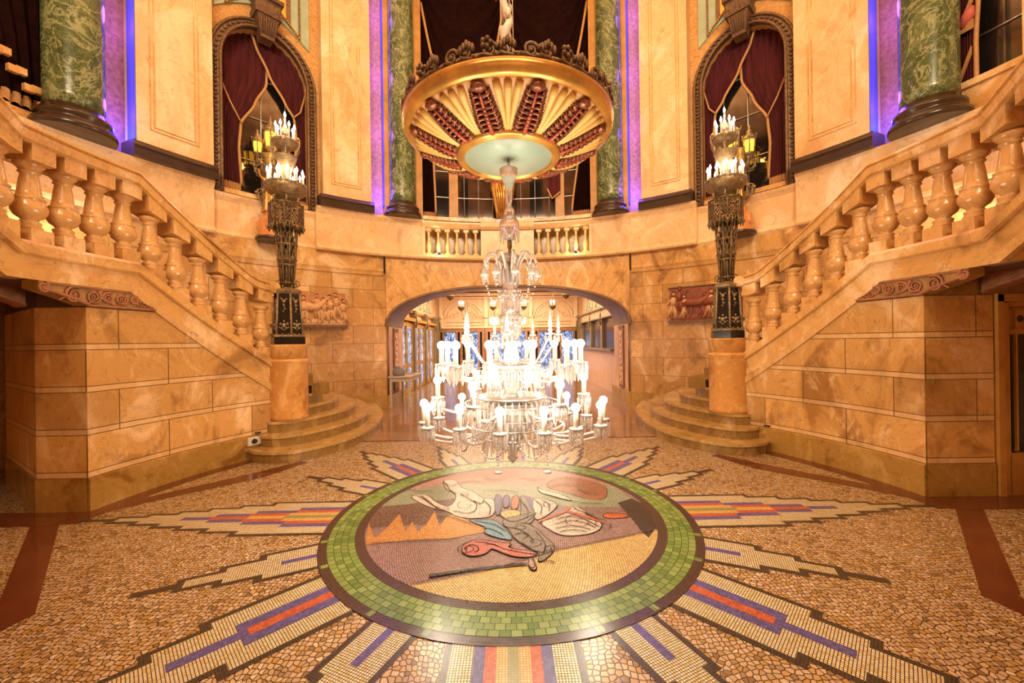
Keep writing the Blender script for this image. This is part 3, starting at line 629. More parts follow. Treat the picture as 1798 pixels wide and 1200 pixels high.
for s in (-1, 1):
    t = thing('relief_panel', 'cream figures carved on an ochre relief behind the left bronze candelabrum' if s < 0 else
              'dark red relief with walking figures behind the right bronze candelabrum', 'relief', P(50, 6.7, 1.96, s))
    mb = MB(); mb.sweep(lin(43.6, 56.1, 16), [(6.66, 1.98), (6.66, 2.70), (6.71, 2.70), (6.71, 1.98)], s)
    obj('ground', mb, ['relief_ground' if s < 0 else 'relief_red'], t)
    mb = MB(); mb.sweep(lin(43.3, 56.4, 16), [(6.60, 1.92), (6.60, 1.975), (6.72, 1.975), (6.72, 1.92)], s)
    obj('ledge', mb, ['bronze_frame'], t); mb = MB()
    if s > 0: mb.sweep(lin(43.3, 56.4, 16), [(6.64, 2.71), (6.64, 2.73), (6.72, 2.73), (6.72, 2.71)], s); obj('upper_ledge', mb, ['bronze_frame'], t)
    mb = MB(); rnd = random.Random(3+s)
    for i in range(11):
        a = 44.3+i*1.12; h = .60+.12*rnd.random()
        if s < 0 and i in (5,): continue
        if s > 0 and i in (3, 6, 7): continue
        c = P(a, 6.66, 1.99+(.10 if i % 3 == 0 else 0), s); V = P(a, -1, 0, s); U = Vector((-V.y, V.x, 0))*s
        figure(mb, c, h*.92, U, V, 1 if rnd.random() > .4 else -1, 1 if s > 0 and i % 2 else 0, 2)
    for i, a in enumerate(((49.9,) if s < 0 else (47.7, 51.4))):       # animals / drapery masses
        c = P(a, 6.63, 2.32, s); V = P(a, -1, 0, s); U = Vector((-V.y, V.x, 0))
        mb.tube([c-U*.26, c-U*.1+Vector((0, 0, .05)), c+U*.1+Vector((0, 0, .03)), c+U*.22+Vector((0, 0, .12)), c+U*.30+Vector((0, 0, .24))], [.06, .10, .09, .06, .04], 8, 1)
        mb.tube([c+U*.28+Vector((0, 0, .26)), c+U*.38+Vector((0, 0, .20))], [.045, .025], 8, 1)
        for d in (-.22, -.12, .12, .20): mb.tube([c+U*d, c+U*(d+.05)-Vector((0, 0, .17)), c+U*(d-.01)-Vector((0, 0, .31))], [.035, .022, .014], 6, 1)
    mb.sweep(lin(44, 56, 16), [(6.645, 1.98), (6.63, 2.04), (6.645, 2.10), (6.66, 2.10), (6.66, 1.98)], s, 1)
    obj('carved_figures', mb, ['relief_cream', 'relief_cream' if s < 0 else 'relief_red', 'hair'], t)
# ================================================================ columns
COLG = 'green marble columns of the rotunda'
for s in (-1, 1):
    for a, r, lab in ((67.5, 6.58, 'green veined marble column %s of the balcony opening, beside the violet lit strip' % LR[s]),
                      (19.2, 6.50, 'large green veined marble column at the far %s, above the stair landing rail' % LR[s])):
        c = P(a, r, 4.56, s); t = thing('marble_column', lab, 'column', c, COLG)
        R_ = .315
        mb = MB(); mb.lathe([(R_*1.0, .34), (R_, .5), (R_, 2.5), (R_*.97, 4.5), (R_*.93, 6.8)], c, 40); obj('shaft', mb, ['green_marble'], t)
        mb = MB(); mb.lathe([(R_+.12, 0), (R_+.13, .05), (R_+.12, .10), (R_+.06, .13), (R_+.05, .17), (R_+.075, .20), (R_+.075, .24), (R_+.03, .27), (R_+.005, .34)], c, 40)
        mb.box((c.x, c.y, c.z-.0), (.02, .02, .02)); obj('base', mb, ['dark_bronze_marble'], t)
        # blue / violet LED wash in the recess beside the column
        ef, dd = (63.9, -1) if a > 40 else (25.2, -1)
        e = 62.3 if a > 40 else 23.6
        l0 = P(ef-.75, 6.66 if a > 40 else 6.52, 7.9, s); l1 = P(ef, 6.66 if a > 40 else 6.52, 7.9, s)
        area('led_strip', l0, l1, .05, 6.2, 14, (.02, .03, 1.0), 150)
        for zq in (5.2, 6.6, 8.0, 9.4): point('violet_wash', P(e, 6.45, zq, s), 5.0, (.42, .14, 1.0), .12)
        point('blue_wash', P(e, 6.60, 4.92, s), 9, (.06, .09, 1.0), .04)
for s in (-1, 1):
    mb = MB(); mb.sweep(lin(63.9, 71.2, 8), [(6.60, 4.56), (6.60, 11.4), (6.86, 11.4), (6.86, 4.56)], s, 0)
    struct('respond', mb, ['wood'], parent=wl[s])
    for a, r0 in ((63.88, 6.60), (25.18, 6.44)):
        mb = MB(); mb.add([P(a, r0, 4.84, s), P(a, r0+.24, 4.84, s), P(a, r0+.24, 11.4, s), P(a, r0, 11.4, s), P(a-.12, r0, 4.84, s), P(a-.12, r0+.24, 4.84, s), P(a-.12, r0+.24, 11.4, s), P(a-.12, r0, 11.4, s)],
            [(0, 1, 2, 3), (4, 5, 6, 7), (0, 1, 5, 4), (1, 2, 6, 5), (2, 3, 7, 6), (3, 0, 4, 7)]); struct('led_tinted_reveal', mb, ['led_blue_strip'], parent=wl[s])
# ================================================================ centre balcony
t = thing('balcony_parapet', 'curved marble balcony parapet with short balusters over the big arch', 'balcony', P(90, 6.55, 3.62))
mb = MB(); mb.sweep(lin(71.6, 108.4, 50), [(6.78, 3.62), (6.49, 3.62), (6.47, 3.66), (6.49, 3.71), (6.52, 3.74), (6.78, 3.74)]); obj('base_course', mb, ['marble_light'], t)
mb = MB(); mb.sweep(lin(71.4, 108.6, 50), [(6.78, 4.40), (6.53, 4.40), (6.50, 4.43), (6.47, 4.47), (6.45, 4.50), (6.45, 4.54), (6.78, 4.54)]); obj('coping', mb, ['marble_light'], t)
for a0, a1 in ((71.4, 72.0), (84.1, 95.9), (108.0, 108.6)):
    mb = MB(); mb.sweep(lin(a0, a1, 10), [(6.52, 3.7), (6.52, 4.42), (6.78, 4.42), (6.78, 3.7)]); obj('pier_panel', mb, ['marble_light'], t)
mb = MB(); mb.sweep(lin(84.0, 96.0, 10), [(6.46, 4.38), (6.41, 4.44), (6.40, 4.545), (6.6, 4.545), (6.6, 4.38)]); obj('pier_cap', mb, ['marble_light'], t)
bm_ = MB(); bm_.box((0, 0, .025), (.13, .13, .05)); bm_.lathe([(.05, .05), (.055, .07), (.035, .09), (.055, .16), (.06, .22), (.045, .30), (.042, .34), (.03, .36), (.028, .5), (.036, .54), (.03, .56), (.05, .60)], (0, 0, 0), 14); bm_.box((0, 0, .64), (.13, .13, .09))
sm = mesh_of('short_baluster', bm_, ['marble_light'])
for a in [72.9+2.03*i for i in range(6)]+[97.0+2.03*i for i in range(6)]:
    obj('baluster', sm, None, t, loc=P(a, 6.64, 3.73)-t.location)
mb = MB(); mb.sweep(lin(71.4, 108.6, 40), [(6.98, 3.7), (6.98, 4.5)], closed=False); obj('back_wall', mb, ['block_skirt'], t)
for s in (-1, 1):
    c = P(73.9+1.0, 6.50, 3.74, s)
    u = thing('floor_uplight', 'small glowing uplight at the foot of the %s group of balcony balusters' % LR[s], 'light', c, 'balcony uplights')
    mb = MB(); mb.lathe([(.035, -.0), (.04, .05), (.03, .06)], c, 12); obj('housing', mb, ['bronze'], u)
    mb = MB(); mb.ball(c+Vector((0, 0, .075)), .026, 10); obj('bulb', mb, ['uplight'], u)
    point('uplight_light', P(74.9, 6.38, 3.86, s), 5, (1, .78, .42), .03)
# ================================================================ mirror windows behind the openings
def mirror_window(name, a0, a1, z0, z1, r, nv, hz, side=1, wood=()):
    mb = MB(); mb.sweep(lin(a0, a1, 12), [(r, z0), (r, z1)], side, 0, closed=False); w = struct(name, mb, ['mirror'])
    for i in range(nv+1):
        a = a0+(a1-a0)*i/nv; mb = MB(); mb.tube([P(a, r-.015, z0, side), P(a, r-.015, z1, side)], .014, 4); struct('glazing_bar', mb, ['muntin'], parent=w)
    for z in hz:
        mb = MB(); mb.tube([P(a, r-.015, z, side) for a in lin(a0, a1, 12)], .014, 4); struct('glazing_bar', mb, ['muntin'], parent=w)
    mb = MB(); mb.sweep(lin(a0, a1, 12), [(r-.30, z0-.06), (r-.30, z0+.03), (r+.02, z0+.03), (r+.02, z0-.06)], side); struct('sill', mb, ['marble'], parent=w)
    for a in wood:
        mb = MB(); mb.sweep([a-.95, a, a+.95], [(r-.06, z0), (r-.06, z1), (r+.02, z1), (r+.02, z0)], side); struct('wood_pier', mb, ['wood'], parent=w)
    return w
mirror_window('window_1', 71.6, 108.4, 4.70, 10.8, 7.0, 12, (5.33, 6.0, 6.9, 7.8), wood=(78.5, 101.5))
mirror_window('window_2', 35.5, 50.6, 4.55, 8.2, 7.02, 4, (5.35, 6.25, 7.1), -1)
mirror_window('window_3', 35.5, 50.6, 4.55, 8.2, 7.02, 4, (5.35, 6.25, 7.1), 1)
mirror_window('window_4', -14, 17.2, 4.72, 10.8, 6.98, 7, (5.6, 6.45, 7.3), -1)
mirror_window('window_5', -14, 17.2, 5.05, 10.8, 6.98, 7, (5.75, 6.45, 7.3), 1)
for s in (-1, 1):                                                     # stone dado under the outer openings
    mb = MB(); mb.sweep(lin(-14, 17, 20), [(6.62, 3.62), (6.62, 4.70), (6.9, 4.70), (6.9, 3.62)], s)
    mb.sweep(lin(-14, 14, 20), [(6.56, 4.62), (6.56, 4.72), (6.9, 4.72), (6.9, 4.62)], s)
    if s > 0: mb.sweep(lin(-14, 17, 20), [(6.72, 4.7), (6.72, 5.03), (6.95, 5.05), (6.95, 4.7)], s)
    mb.sweep(lin(-14, 14, 20), [(RW, 0), (RW, 3.62)], s, 0, closed=False)
    struct('dado', mb, ['marble'], parent=wl[s])
# ornate arched niche frames + keystones
for s in (-1, 1):
    w = bpy.data.objects['window_2' if s < 0 else 'window_3']
    def edge(off):
        k = 6.75+off/6.74*57.3; pts = [(43.05-k, 4.46)]+[(43.05-k, z) for z in lin(4.8, 7.0, 8)]
        pts += [(43.05-k*cos(q), 7.0+(.92+off)*sin(q)) for q in lin(.1, pi-.1, 26)]
        pts += [(43.05+k, z) for z in lin(7.0, 4.8, 8)]+[(43.05+k, 4.46)]
        return pts
    e0, e1 = edge(0.0), edge(.155); e2, e3 = edge(.03), edge(.125)
    mb = MB()
    for (ia, ib, r) in ((e0, e0, 6.60), (e1, e1, 6.66)): mb.tube([P(a, r, z, s) for a, z in ia], .028, 8)
    for i in range(len(e0)-1):
        A_, B_, C_, D_ = e0[i], e0[i+1], e1[i+1], e1[i]
        mb.quad(P(A_[0], 6.62, A_[1], s), P(B_[0], 6.62, B_[1], s), P(C_[0], 6.68, C_[1], s), P(D_[0], 6.68, D_[1], s))
        mb.quad(P(A_[0], 6.62, A_[1], s), P(B_[0], 6.62, B_[1], s), P(B_[0], 6.75, B_[1], s), P(A_[0], 6.75, A_[1], s))
        mb.quad(P(D_[0], 6.66, D_[1], s), P(C_[0], 6.66, C_[1], s), P(C_[0], 6.75, C_[1], s), P(D_[0], 6.75, D_[1], s))
    f_ = struct('ornate_frame', mb, ['bronze_frame'], parent=w)
    mb = MB(); m = edge(.078); L = 0.0
    for i in range(len(m)-1):                                         # running leaf ornament along the frame
        p, q = P(m[i][0], 6.635, m[i][1], s), P(m[i+1][0], 6.635, m[i+1][1], s); d = (q-p).length; k = max(1, int(d/.07))
        for j in range(k):
            c = p.lerp(q, (j+.5)/k); mb.ball(c, (.03, .03, .026), 7)
            mb.ball(c+Vector((0, 0, .02))+P(m[i][0]+90, .035*(-1)**j, 0, s), (.017, .017, .022), 6)
    o = struct('leaf_ornament', mb, ['bronze_frame'], parent=f_); o.location = (0, 0, 0)
    mb = MB()
    for (z0, z1, w0, w1, r0, r1) in ((7.70, 8.10, .12, .19, 6.50, 6.42), (8.10, 8.20, .23, .25, 6.38, 6.34), (8.20, 8.42, .20, .24, 6.45, 6.42), (8.42, 8.48, .27, .27, 6.36, 6.34)):
        V = P(43.05, 1, 0, s); U = Vector((-V.y, V.x, 0))
        pts = [V*6.74-U*w0, V*r0-U*w0, V*r0+U*w0, V*6.74+U*w0]; pt = [V*6.74-U*w1, V*r1-U*w1, V*r1+U*w1, V*6.74+U*w1]
        mb.add([p+Vector((0, 0, z0)) for p in pts]+[p+Vector((0, 0, z1)) for p in pt], [(0, 1, 2, 3), (4, 5, 6, 7), (0, 1, 5, 4), (1, 2, 6, 5), (2, 3, 7, 6), (3, 0, 4, 7)])
    V = P(43.05, 1, 0, s); U = Vector((-V.y, V.x, 0))
    for i in range(-3, 4): mb.tube([V*6.46+U*i*.036+Vector((0, 0, 7.76)), V*6.385+U*i*.047+Vector((0, 0, 8.06))], .012, 5)
    struct('keystone', mb, ['bronze_frame'], parent=w)
    mb = MB(); mb.tube([V*6.40+Vector((0, 0, 8.48)), V*6.36+Vector((0, 0, 8.62)), V*6.42+Vector((0, 0, 8.9)), V*6.5+Vector((0, 0, 9.2))], [.10, .13, .10, .07], 10)
    struct('keystone_figure', mb, ['gold'], parent=w)
    # shield shaped painted wall panel above
    tp = thing('shield_panel', 'pale green bordered shield panel above the %s arched window' % LR[s], 'wall panel', P(43.05, 6.74, 7.9, s), 'shield panels above the arched windows')
    def shield(off):
        k = 7.3-off/6.7*57.3
        bt = [(43.05+x*k, 8.42+off*.9-.47*abs(x)**1.7-(0 if abs(x) < 1 else 0)) for x in lin(-1, 1, 21)]
        return bt+[(43.05+k, 10.6-off), (43.05-k, 10.6-off)]
    for nm, o0, o1, r, m_ in (('border', 0, .17, 6.70, 'teal'), ('gold_line', .17, .21, 6.685, 'bronze_frame'), ('inner_border', .21, .36, 6.70, 'teal'), ('gilt_frame', .36, .44, 6.68, 'bronze_frame'), ('painted_field', .44, None, 6.70, 'gold_paint')):
        a_, mb = shield(o0), MB()
        if o1 is not None:
            b_ = shield(o1); n_ = len(a_)
            for i in range(n_):
                j = (i+1) % n_
                q = [P(a_[i][0], r, a_[i][1], s), P(a_[j][0], r, a_[j][1], s), P(b_[j][0], r, b_[j][1], s), P(b_[i][0], r, b_[i][1], s)]
                w_ = [P(p_[0], 6.745, p_[1], s) for p_ in (a_[i], a_[j], b_[j], b_[i])]
                mb.add(q+w_, [(0, 1, 2, 3), (0, 1, 5, 4), (2, 3, 7, 6)])
        else:
            for i in range(20): mb.quad(P(a_[i][0], r, a_[i][1], s), P(a_[i+1][0], r, a_[i+1][1], s), P(a_[i+1][0], r, 10.1, s), P(a_[i][0], r, 10.1, s))
        obj(nm, mb, [m_], tp)
    mb = MB()
    for (a0, z0), (a1, z1) in zip(shield(.19)[:20], shield(.19)[1:21]):
        for q in (.25, .75): mb.ball(P(a0+(a1-a0)*q, 6.67, z0+(z1-z0)*q, s), .024, 6)
    obj('bead_row', mb, ['gold'], tp)
# ================================================================ curtains
def interp(tab, z):
    tab = sorted(tab)
    if z <= tab[0][0]: return tab[0][1]
    for (z0, a), (z1, b) in zip(tab[:-1], tab[1:]):
        if z <= z1:
            t = (z-z0)/(z1-z0); return a+(b-a)*(t*t*(3-2*t)*.5+t*.5)
    return tab[-1][1]
def curtain_panel(parent, s, zt, zb, inner, outer, r=6.90, folds=9, amp=.035, fringe=True, name='drape', mat='velvet', trim=True):
    nz, nu = 46, folds*6; mb = MB(); g = []
    for i in range(nz+1):
        z = zt+(zb-zt)*i/nz; ai, ao = interp(inner, z), interp(outer, z); row = []
        for j in range(nu+1):
            u = j/nu; a = ao+(ai-ao)*u
            row.append(P(a, r-amp*(.6+.6*cos(2*pi*folds*u+.6*sin(z*1.7)))-.03*sin(u*pi), z+.02*sin(2*pi*folds*u), s))
        g.append(row)
    vs = [p for row in g for p in row]; k = nu+1; N = len(vs)
    back = [p*((p.xy.length+.03)/p.xy.length) for p in vs]
    for p, q in zip(back, vs): p.z = q.z
    fs = [(i*k+j, i*k+j+1, (i+1)*k+j+1, (i+1)*k+j) for i in range(nz) for j in range(nu)]
    fb = [tuple(N+x for x in f[::-1]) for f in fs]
    ed = [i*k for i in range(nz+1)]; ed2 = [i*k+nu for i in range(nz+1)]
    sd = [(a, b, b+N, a+N) for E in (ed, ed2, list(range(k)), list(range(nz*k, nz*k+k))) for a, b in zip(E[:-1], E[1:])]
    mb.add(vs+back, fs+fb+sd, 0, None, True); d = obj(name, mb, [mat], parent)
    if trim:
        mb = MB(); mb.tube([g[i][nu]-Vector((0, 0, 0))+P(0, 0, 0) for i in range(nz+1)], .028, 6); obj('gold_edging', mb, ['cord'], parent)
    if fringe:
        mb = MB()
        for j in range(nu): mb.quad(g[nz][j]+P(90, -.01, .02), g[nz][j+1]+P(90, -.01, .02), g[nz][j+1]+P(90, -.02, -.13), g[nz][j]+P(90, -.02, -.13))
        obj('fringe', mb, ['cord'], parent)
    return g
def cordline(parent, s, pts, name='tieback', r=.018):
    mb = MB(); q = [P(a, rr, z, s) for a, rr, z in pts]; mb.tube(q, r, 6); obj(name, mb, ['cord'], parent)
def tassel(parent, s, a, r, z):
    c = P(a, r, z, s); mb = MB(); mb.lathe([(.005, .5), (.008, .12), (.03, .10), (.035, .05), (.025, .03), (.045, -.10), (.0, -.11)], c, 10); obj('tassel', mb, ['cord'], parent)
for s in (-1, 1):
    # left hand panel is the one nearer the side of the room
    t = thing('velvet_curtain', 'maroon velvet curtain tied to the outer jamb of the %s arched window' % LR[s], 'curtain', P(38.5, 6.9, 4.7, s), 'velvet curtains of the arched windows')
    curtain_panel(t, s, 8.0, 4.78, [(8.0, 43.2), (7.6, 44.0), (7.0, 43.8), (6.5, 42.0), (6.0, 39.9), (5.5, 39.6), (4.78, 39.9)], [(8, 35.6), (4.7, 36.4)], 6.97, 8)
    cordline(t, s, [(36.9, 6.88, 6.75), (38.2, 6.86, 6.35), (39.9, 6.86, 5.98)]); tassel(t, s, 36.7, 6.80, 5.5)
    t = thing('velvet_curtain', 'maroon velvet curtain sweeping to the inner jamb of the %s arched window' % LR[s], 'curtain', P(48.8, 6.9, 4.7, s), 'velvet curtains of the arched windows')
    curtain_panel(t, s, 8.0, 4.66, [(8.0, 41.2), (7.7, 42.0), (7.2, 44.0), (6.7, 46.6), (6.45, 48.0), (6.0, 48.3), (4.66, 47.4)], [(8, 50.4), (4.6, 50.0)], 6.90, 8)
    cordline(t, s, [(49.7, 6.80, 7.0), (48.9, 6.80, 6.6), (47.8, 6.80, 6.45)])
    # big dark curtains of the outer openings
    t = thing('stage_curtain', 'dark curtain with gold zigzag fringe beside the far %s green column' % LR[s], 'curtain', P(13.5, 6.8, 4.8, s))
    curtain_panel(t, s, 10.8, 4.95, [(10.8, 9.0), (7.5, 15), (6.4, 15.6 if s > 0 else 9.0), (5.6, 15.9 if s > 0 else 11), (4.95, 15.9 if s > 0 else 12.0)], [(10.8, 17.2), (4.9, 17.2)], 6.82, 6, .05, mat='velvet_dark' if s < 0 else 'velvet')
    mb = MB()
    if s > 0:
        for k, z in enumerate((5.05, 5.75, 6.5, 7.3)):
            for (a0, z0, a1, z1) in ((17.3, z, 15.8, z+.36), (17.3, z+.02, 15.8, z+.0)) if k else ((17.2, z, 16.0, z+.34),):
                a, b = P(a0, 6.70, z0, s), P(a1, 6.66, z1, s); h_ = Vector((0, 0, .12))
                mb = MB(); mb.add([a, b, b+h_, a+h_, a*1.006, b*1.006, b*1.006+h_, a*1.006+h_], [(0, 1, 2, 3), (4, 5, 6, 7), (0, 1, 5, 4), (2, 3, 7, 6), (0, 3, 7, 4), (1, 2, 6, 5)]); obj('zigzag_fringe', mb, ['cord'], t)
        for z in (5.85, 7.38):
            mb = MB(); mb.tube([P(16.8, 6.70, z, s), P(16.2, 6.68, z+.12, s), P(15.9, 6.68, z+.22, s)], [.05, .07, .03], 6); obj('lining', mb, ['pinkcloth'], t)
    else:
        for i in range(9):
            a = 16.9-i*.62; z = 4.86+i*.085+(.10 if i % 2 else 0); mb = MB(); mb.box(P(a, 6.62, z, s), (.07, .10, .09), rz=-.3); obj('scalloped_fringe', mb, ['marble'], t)
    # centre opening curtains
    t = thing('stage_curtain', 'tall dark curtain hanging at the %s side of the central balcony opening' % LR[s], 'curtain', P(73, 6.9, 4.8, s))
    curtain_panel(t, s, 10.8, 4.85, [(10.8, 89.0), (8.6, 84.0), (7.4, 77.0), (6.4, 74.2), (4.85, 74.6 if s < 0 else 75.8)], [(10.8, 71.8), (4.8, 71.8)], 6.86, 9, .05, mat='velvet_dark')
    cordline(t, s, [(72.0, 6.74, 7.5), (73.2, 6.74, 6.9), (74.4, 6.74, 6.5)])
for x0, x1, lab in ((72.0, 89.6, 'left'), (90.4, 108.0, 'right')):
    t = thing('swag_drape', 'dark gathered swag with gold braid edge on the %s above the chandelier canopy' % lab, 'curtain', P((x0+x1)/2, 6.7, 7.0))
    mb = MB(); g = []
    for i in range(25):
        row = []
        for j in range(41):
            u = j/40; sag = 3.2*(1-(2*u-1)**2)*(i/24)
            row.append(P(x0+(x1-x0)*u, 6.80-.06*cos(i*1.35)-.16*sin(pi*u), 11.0-sag-.9*(i/24), 1))
        g.append(row)
    vs = [p for r_ in g for p in r_]; mb.add(vs, [(i*41+j, i*41+j+1, i*41+j+42, i*41+j+41) for i in range(24) for j in range(40)], 0, None, True)
    bk = [p*1.004 for p in vs]; mb.add(bk, [(i*41+j, i*41+j+1, i*41+j+42, i*41+j+41) for i in range(24) for j in range(40)], 0, None, True)
    obj('cloth', mb, ['velvet_dark'], t); mb = MB(); mb.tube(g[-1], .035, 6); obj('gold_edging', mb, ['cord'], t)
# central pennant like curtain tails seen under the canopy
t = thing('curtain_tail', 'short pointed maroon curtain tail with gold edge right of the gilded statue', 'curtain', P(81, 6.9, 5.3))
mb = MB(); q = [P(-a+180, 6.9, z) for a, z in ((99.1, 6.2), (99.1, 5.5), (99.9, 5.25), (101.7, 5.42), (101.7, 6.2))]
mb.add(q+[p*1.004 for p in q], [(0, 1, 2, 3, 4), (5, 6, 7, 8, 9)]+[(i, (i+1) % 5, 5+(i+1) % 5, 5+i) for i in range(5)]); 
for p in mb.v: pass
obj('cloth', mb, ['velvet'], t, recalc=True); mb = MB(); mb.tube([P(81.1, 6.88, 5.52), P(80.1, 6.88, 5.26), P(78.3, 6.88, 5.42)], .025, 6); obj('gold_edging', mb, ['cord'], t)

# ================================================================ body helper (skin)
def skin_body(name, joints, bones, parent, mat, sub=1):
    me = bpy.data.meshes.new(name); me.from_pydata([j[0] for j in joints], bones, [])
    o = bpy.data.objects.new(name, me); COL.objects.link(o)
    md = o.modifiers.new('skin', 'SKIN'); me.skin_vertices or me.skin_vertices
    for i, j in enumerate(joints):
        me.skin_vertices[0].data[i].radius = (j[1], j[1]); me.skin_vertices[0].data[i].use_root = (i == 0)
    md.use_smooth_shade = True; sb = o.modifiers.new('sub', 'SUBSURF'); sb.levels = sub; sb.render_levels = sub
    me.materials.append(M[mat]); o.parent = parent; o.location = -parent.location; return o
def statue(parent, c, h, face, mat, raise_arm=True):
    """draped standing figure, one skinned body plus gown"""
    f = Vector((face[0], face[1], 0)).normalized(); u = Vector((-f.y, f.x, 0)); c = Vector(c)
    q = lambda x, y, z: tuple(c+u*x*h+f*y*h+Vector((0, 0, z*h)))
    J = [(q(0, 0, .55), .085*h), (q(0, .01, .66), .075*h), (q(0, .01, .77), .09*h), (q(0, .01, .84), .035*h), (q(.01, .02, .88), .04*h), (q(.01, .025, .93), .055*h), (q(.01, .02, .97), .045*h),
         (q(.12, 0, .79), .038*h), (q(.20, .04, .68), .03*h), (q(.16, .12, .60), .022*h), (q(.14, .15, .57), .02*h),
         (q(-.12, 0, .79), .038*h), (q(-.21, .03, .86 if raise_arm else .68), .03*h), (q(-.24, .06, 1.0 if raise_arm else .6), .022*h),
         (q(.06, 0, .45), .075*h), (q(.07, .03, .25), .05*h), (q(.07, 0, .05), .03*h), (q(-.06, 0, .45), .075*h), (q(-.08, .05, .26), .05*h), (q(-.07, 0, .05), .03*h)]
    B = [(0, 1), (1, 2), (2, 3), (3, 4), (4, 5), (5, 6), (2, 7), (7, 8), (8, 9), (9, 10), (2, 11), (11, 12), (12, 13), (0, 14), (14, 15), (15, 16), (0, 17), (17, 18), (18, 19)]
    skin_body('body', J, B, parent, mat)
    mb = MB(); mb.lathe([(.085*h, .60*h), (.12*h, .50*h), (.13*h, .3*h), (.15*h, .1*h), (.17*h, .0)], c, 48, 0, .14, 11); obj('gown', mb, [mat], parent)
    mb = MB(); mb.ball(c+f*(.005*h)+Vector((0, 0, .955*h))+u*.01*h, .062*h, 10); mb.ball(c-f*(.06*h)+Vector((0, 0, .95*h)), .035*h, 8); obj('hair', mb, [mat], parent)
t = thing('gilded_statue', 'gilded draped statue standing on the balcony pier, partly behind the canopy', 'statue', P(90.9, 6.62, 4.548))
mb = MB(); mb.box(P(90.9, 6.62, 4.598), (.34, .3, .10)); obj('plinth', mb, ['blackstone'], t)
c = P(90.9, 6.62, 4.64)
mb = MB(); mb.lathe([(.15, 0), (.17, .2), (.22, .5), (.27, .8), (.28, 1.0), (.22, 1.2), (.14, 1.35)], c, 56, 0, .16, 9)
for i in range(7):
    x = -.22+i*.07; mb.tube([c+Vector((x, -.24, 1.0)), c+Vector((x*.8+.04, -.27, .6)), c+Vector((x*.5+.02, -.20, .15))], [.02, .035, .015], 6)
obj('drapery', mb, ['gold'], t)
statue(t, c+Vector((0, 0, .7)), 1.35, (0, -1), 'gold', True)
# ================================================================ bracket statues with lantern clusters at the arched windows
for s in (-1, 1):
    c = P(43.1, 6.40, 3.66, s); f = P(43.1, -1, 0, s); u = Vector((-f.y, f.x, 0))
    t = thing('lantern_standard', 'gilt bronze figure with amber lanterns on orange bracket, %s arched window' % LR[s], 'lantern', c)
    mb = MB(); mb.lathe([(.27, 0), (.28, .04), (.24, .06), (.25, .2), (.22, .34), (.14, .44), (.15, .50)], c, 24, 0, .06, 6)
    for i in range(5):
        a = i*pi*2/5; mb.ball(c+Vector((.2*cos(a), .2*sin(a), .22)), (.08, .08, .14), 8)
    obj('bracket', mb, ['bracket_marble'], t)
    mb = MB(); mb.lathe([(.29, -.05), (.30, -.0), (.27, .015)], c, 24); obj('base_slab', mb, ['dark_bronze_marble'], t)
    statue(t, c+Vector((0, 0, .5))-u*.04, .82, f, 'gold', True)
    mb = MB(); p = c-f*.10
    mb.lathe([(.06, .45), (.05, .8), (.07, 1.0), (.05, 1.05), (.12, 1.25), (.17, 1.4), (.12, 1.5), (.10, 1.58), (.14, 1.7)], p, 16, 0, .1, 6)
    for i in range(8):
        a = i*pi/4; d = Vector((cos(a), sin(a), 0))
        mb.tube([p+d*.08+Vector((0, 0, .7)), p+d*.20+Vector((0, 0, .78)), p+d*.22+Vector((0, 0, .95)), p+d*.12+Vector((0, 0, 1.0)), p+d*.10+Vector((0, 0, 1.15))], .018, 5)
        mb.tube([p+d*.1+Vector((0, 0, 1.25)), p+d*.26+Vector((0, 0, 1.3)), p+d*.27+Vector((0, 0, 1.5)), p+d*.18+Vector((0, 0, 1.52))], .018, 5)
        mb.ball(p+d*.24+Vector((0, 0, .9)), .035, 6); mb.ball(p+d*.27+Vector((0, 0, 1.42)), .04, 6)
    obj('post', mb, ['verdigris'], t)
    spots = ((0, -.02, 1.78, 1.0), (-.26, .02, 1.66, .62), (.24, .02, 1.6, .7)) if s < 0 else ((.10, 0, 1.70, 1.0), (-.20, .03, 1.50, .85), (.36, .02, 1.62, .5))
    for (x, y, z, k) in spots:
        lc = c+u*x*(-1)+f*y+Vector((0, 0, z)); k *= 1.0
        mb = MB()
        for (zz_, r_) in ((0, .125), (.32, .15), (.02, .10)): mb.lathe([(r_*k*.8, zz_*k), (r_*k, (zz_+.02)*k), (r_*k*.8, (zz_+.04)*k)], lc, 8)
        for i in range(6):
            a = i*pi/3; mb.tube([lc+Vector((.105*k*cos(a), .105*k*sin(a), .03*k)), lc+Vector((.13*k*cos(a), .13*k*sin(a), .33*k))], .012*k+.003, 5)
            mb.tube([lc+Vector((.14*k*cos(a), .14*k*sin(a), .35*k)), lc+Vector((.17*k*cos(a), .17*k*sin(a), .42*k)), lc+Vector((.12*k*cos(a), .12*k*sin(a), .44*k))], .012*k, 5)
        mb.lathe([(.15*k, .35*k), (.12*k, .42*k), (.05*k, .50*k), (.06*k, .54*k), (.02*k, .60*k), (.035*k, .64*k), (.0, .72*k)], lc, 8)
        mb.lathe([(.0, -.12*k), (.03*k, -.08*k), (.1*k, 0)], lc, 8)
        mb.tube([lc-Vector((0, 0, .1*k)), p+Vector((0, 0, z-.25))], .022, 6)
        fr = obj('lantern_frame', mb, ['verdigris'], t)
        mb = MB(); mb.lathe([(.085*k, .04*k), (.11*k, .32*k)], lc, 6, smooth=False); g_ = obj('amber_glass', mb, ['amber'], fr); g_.location = (0, 0, 0)
    point('lantern_glow', c+f*.3+Vector((0, 0, 1.9)), 5, (1, .6, .15), .08)

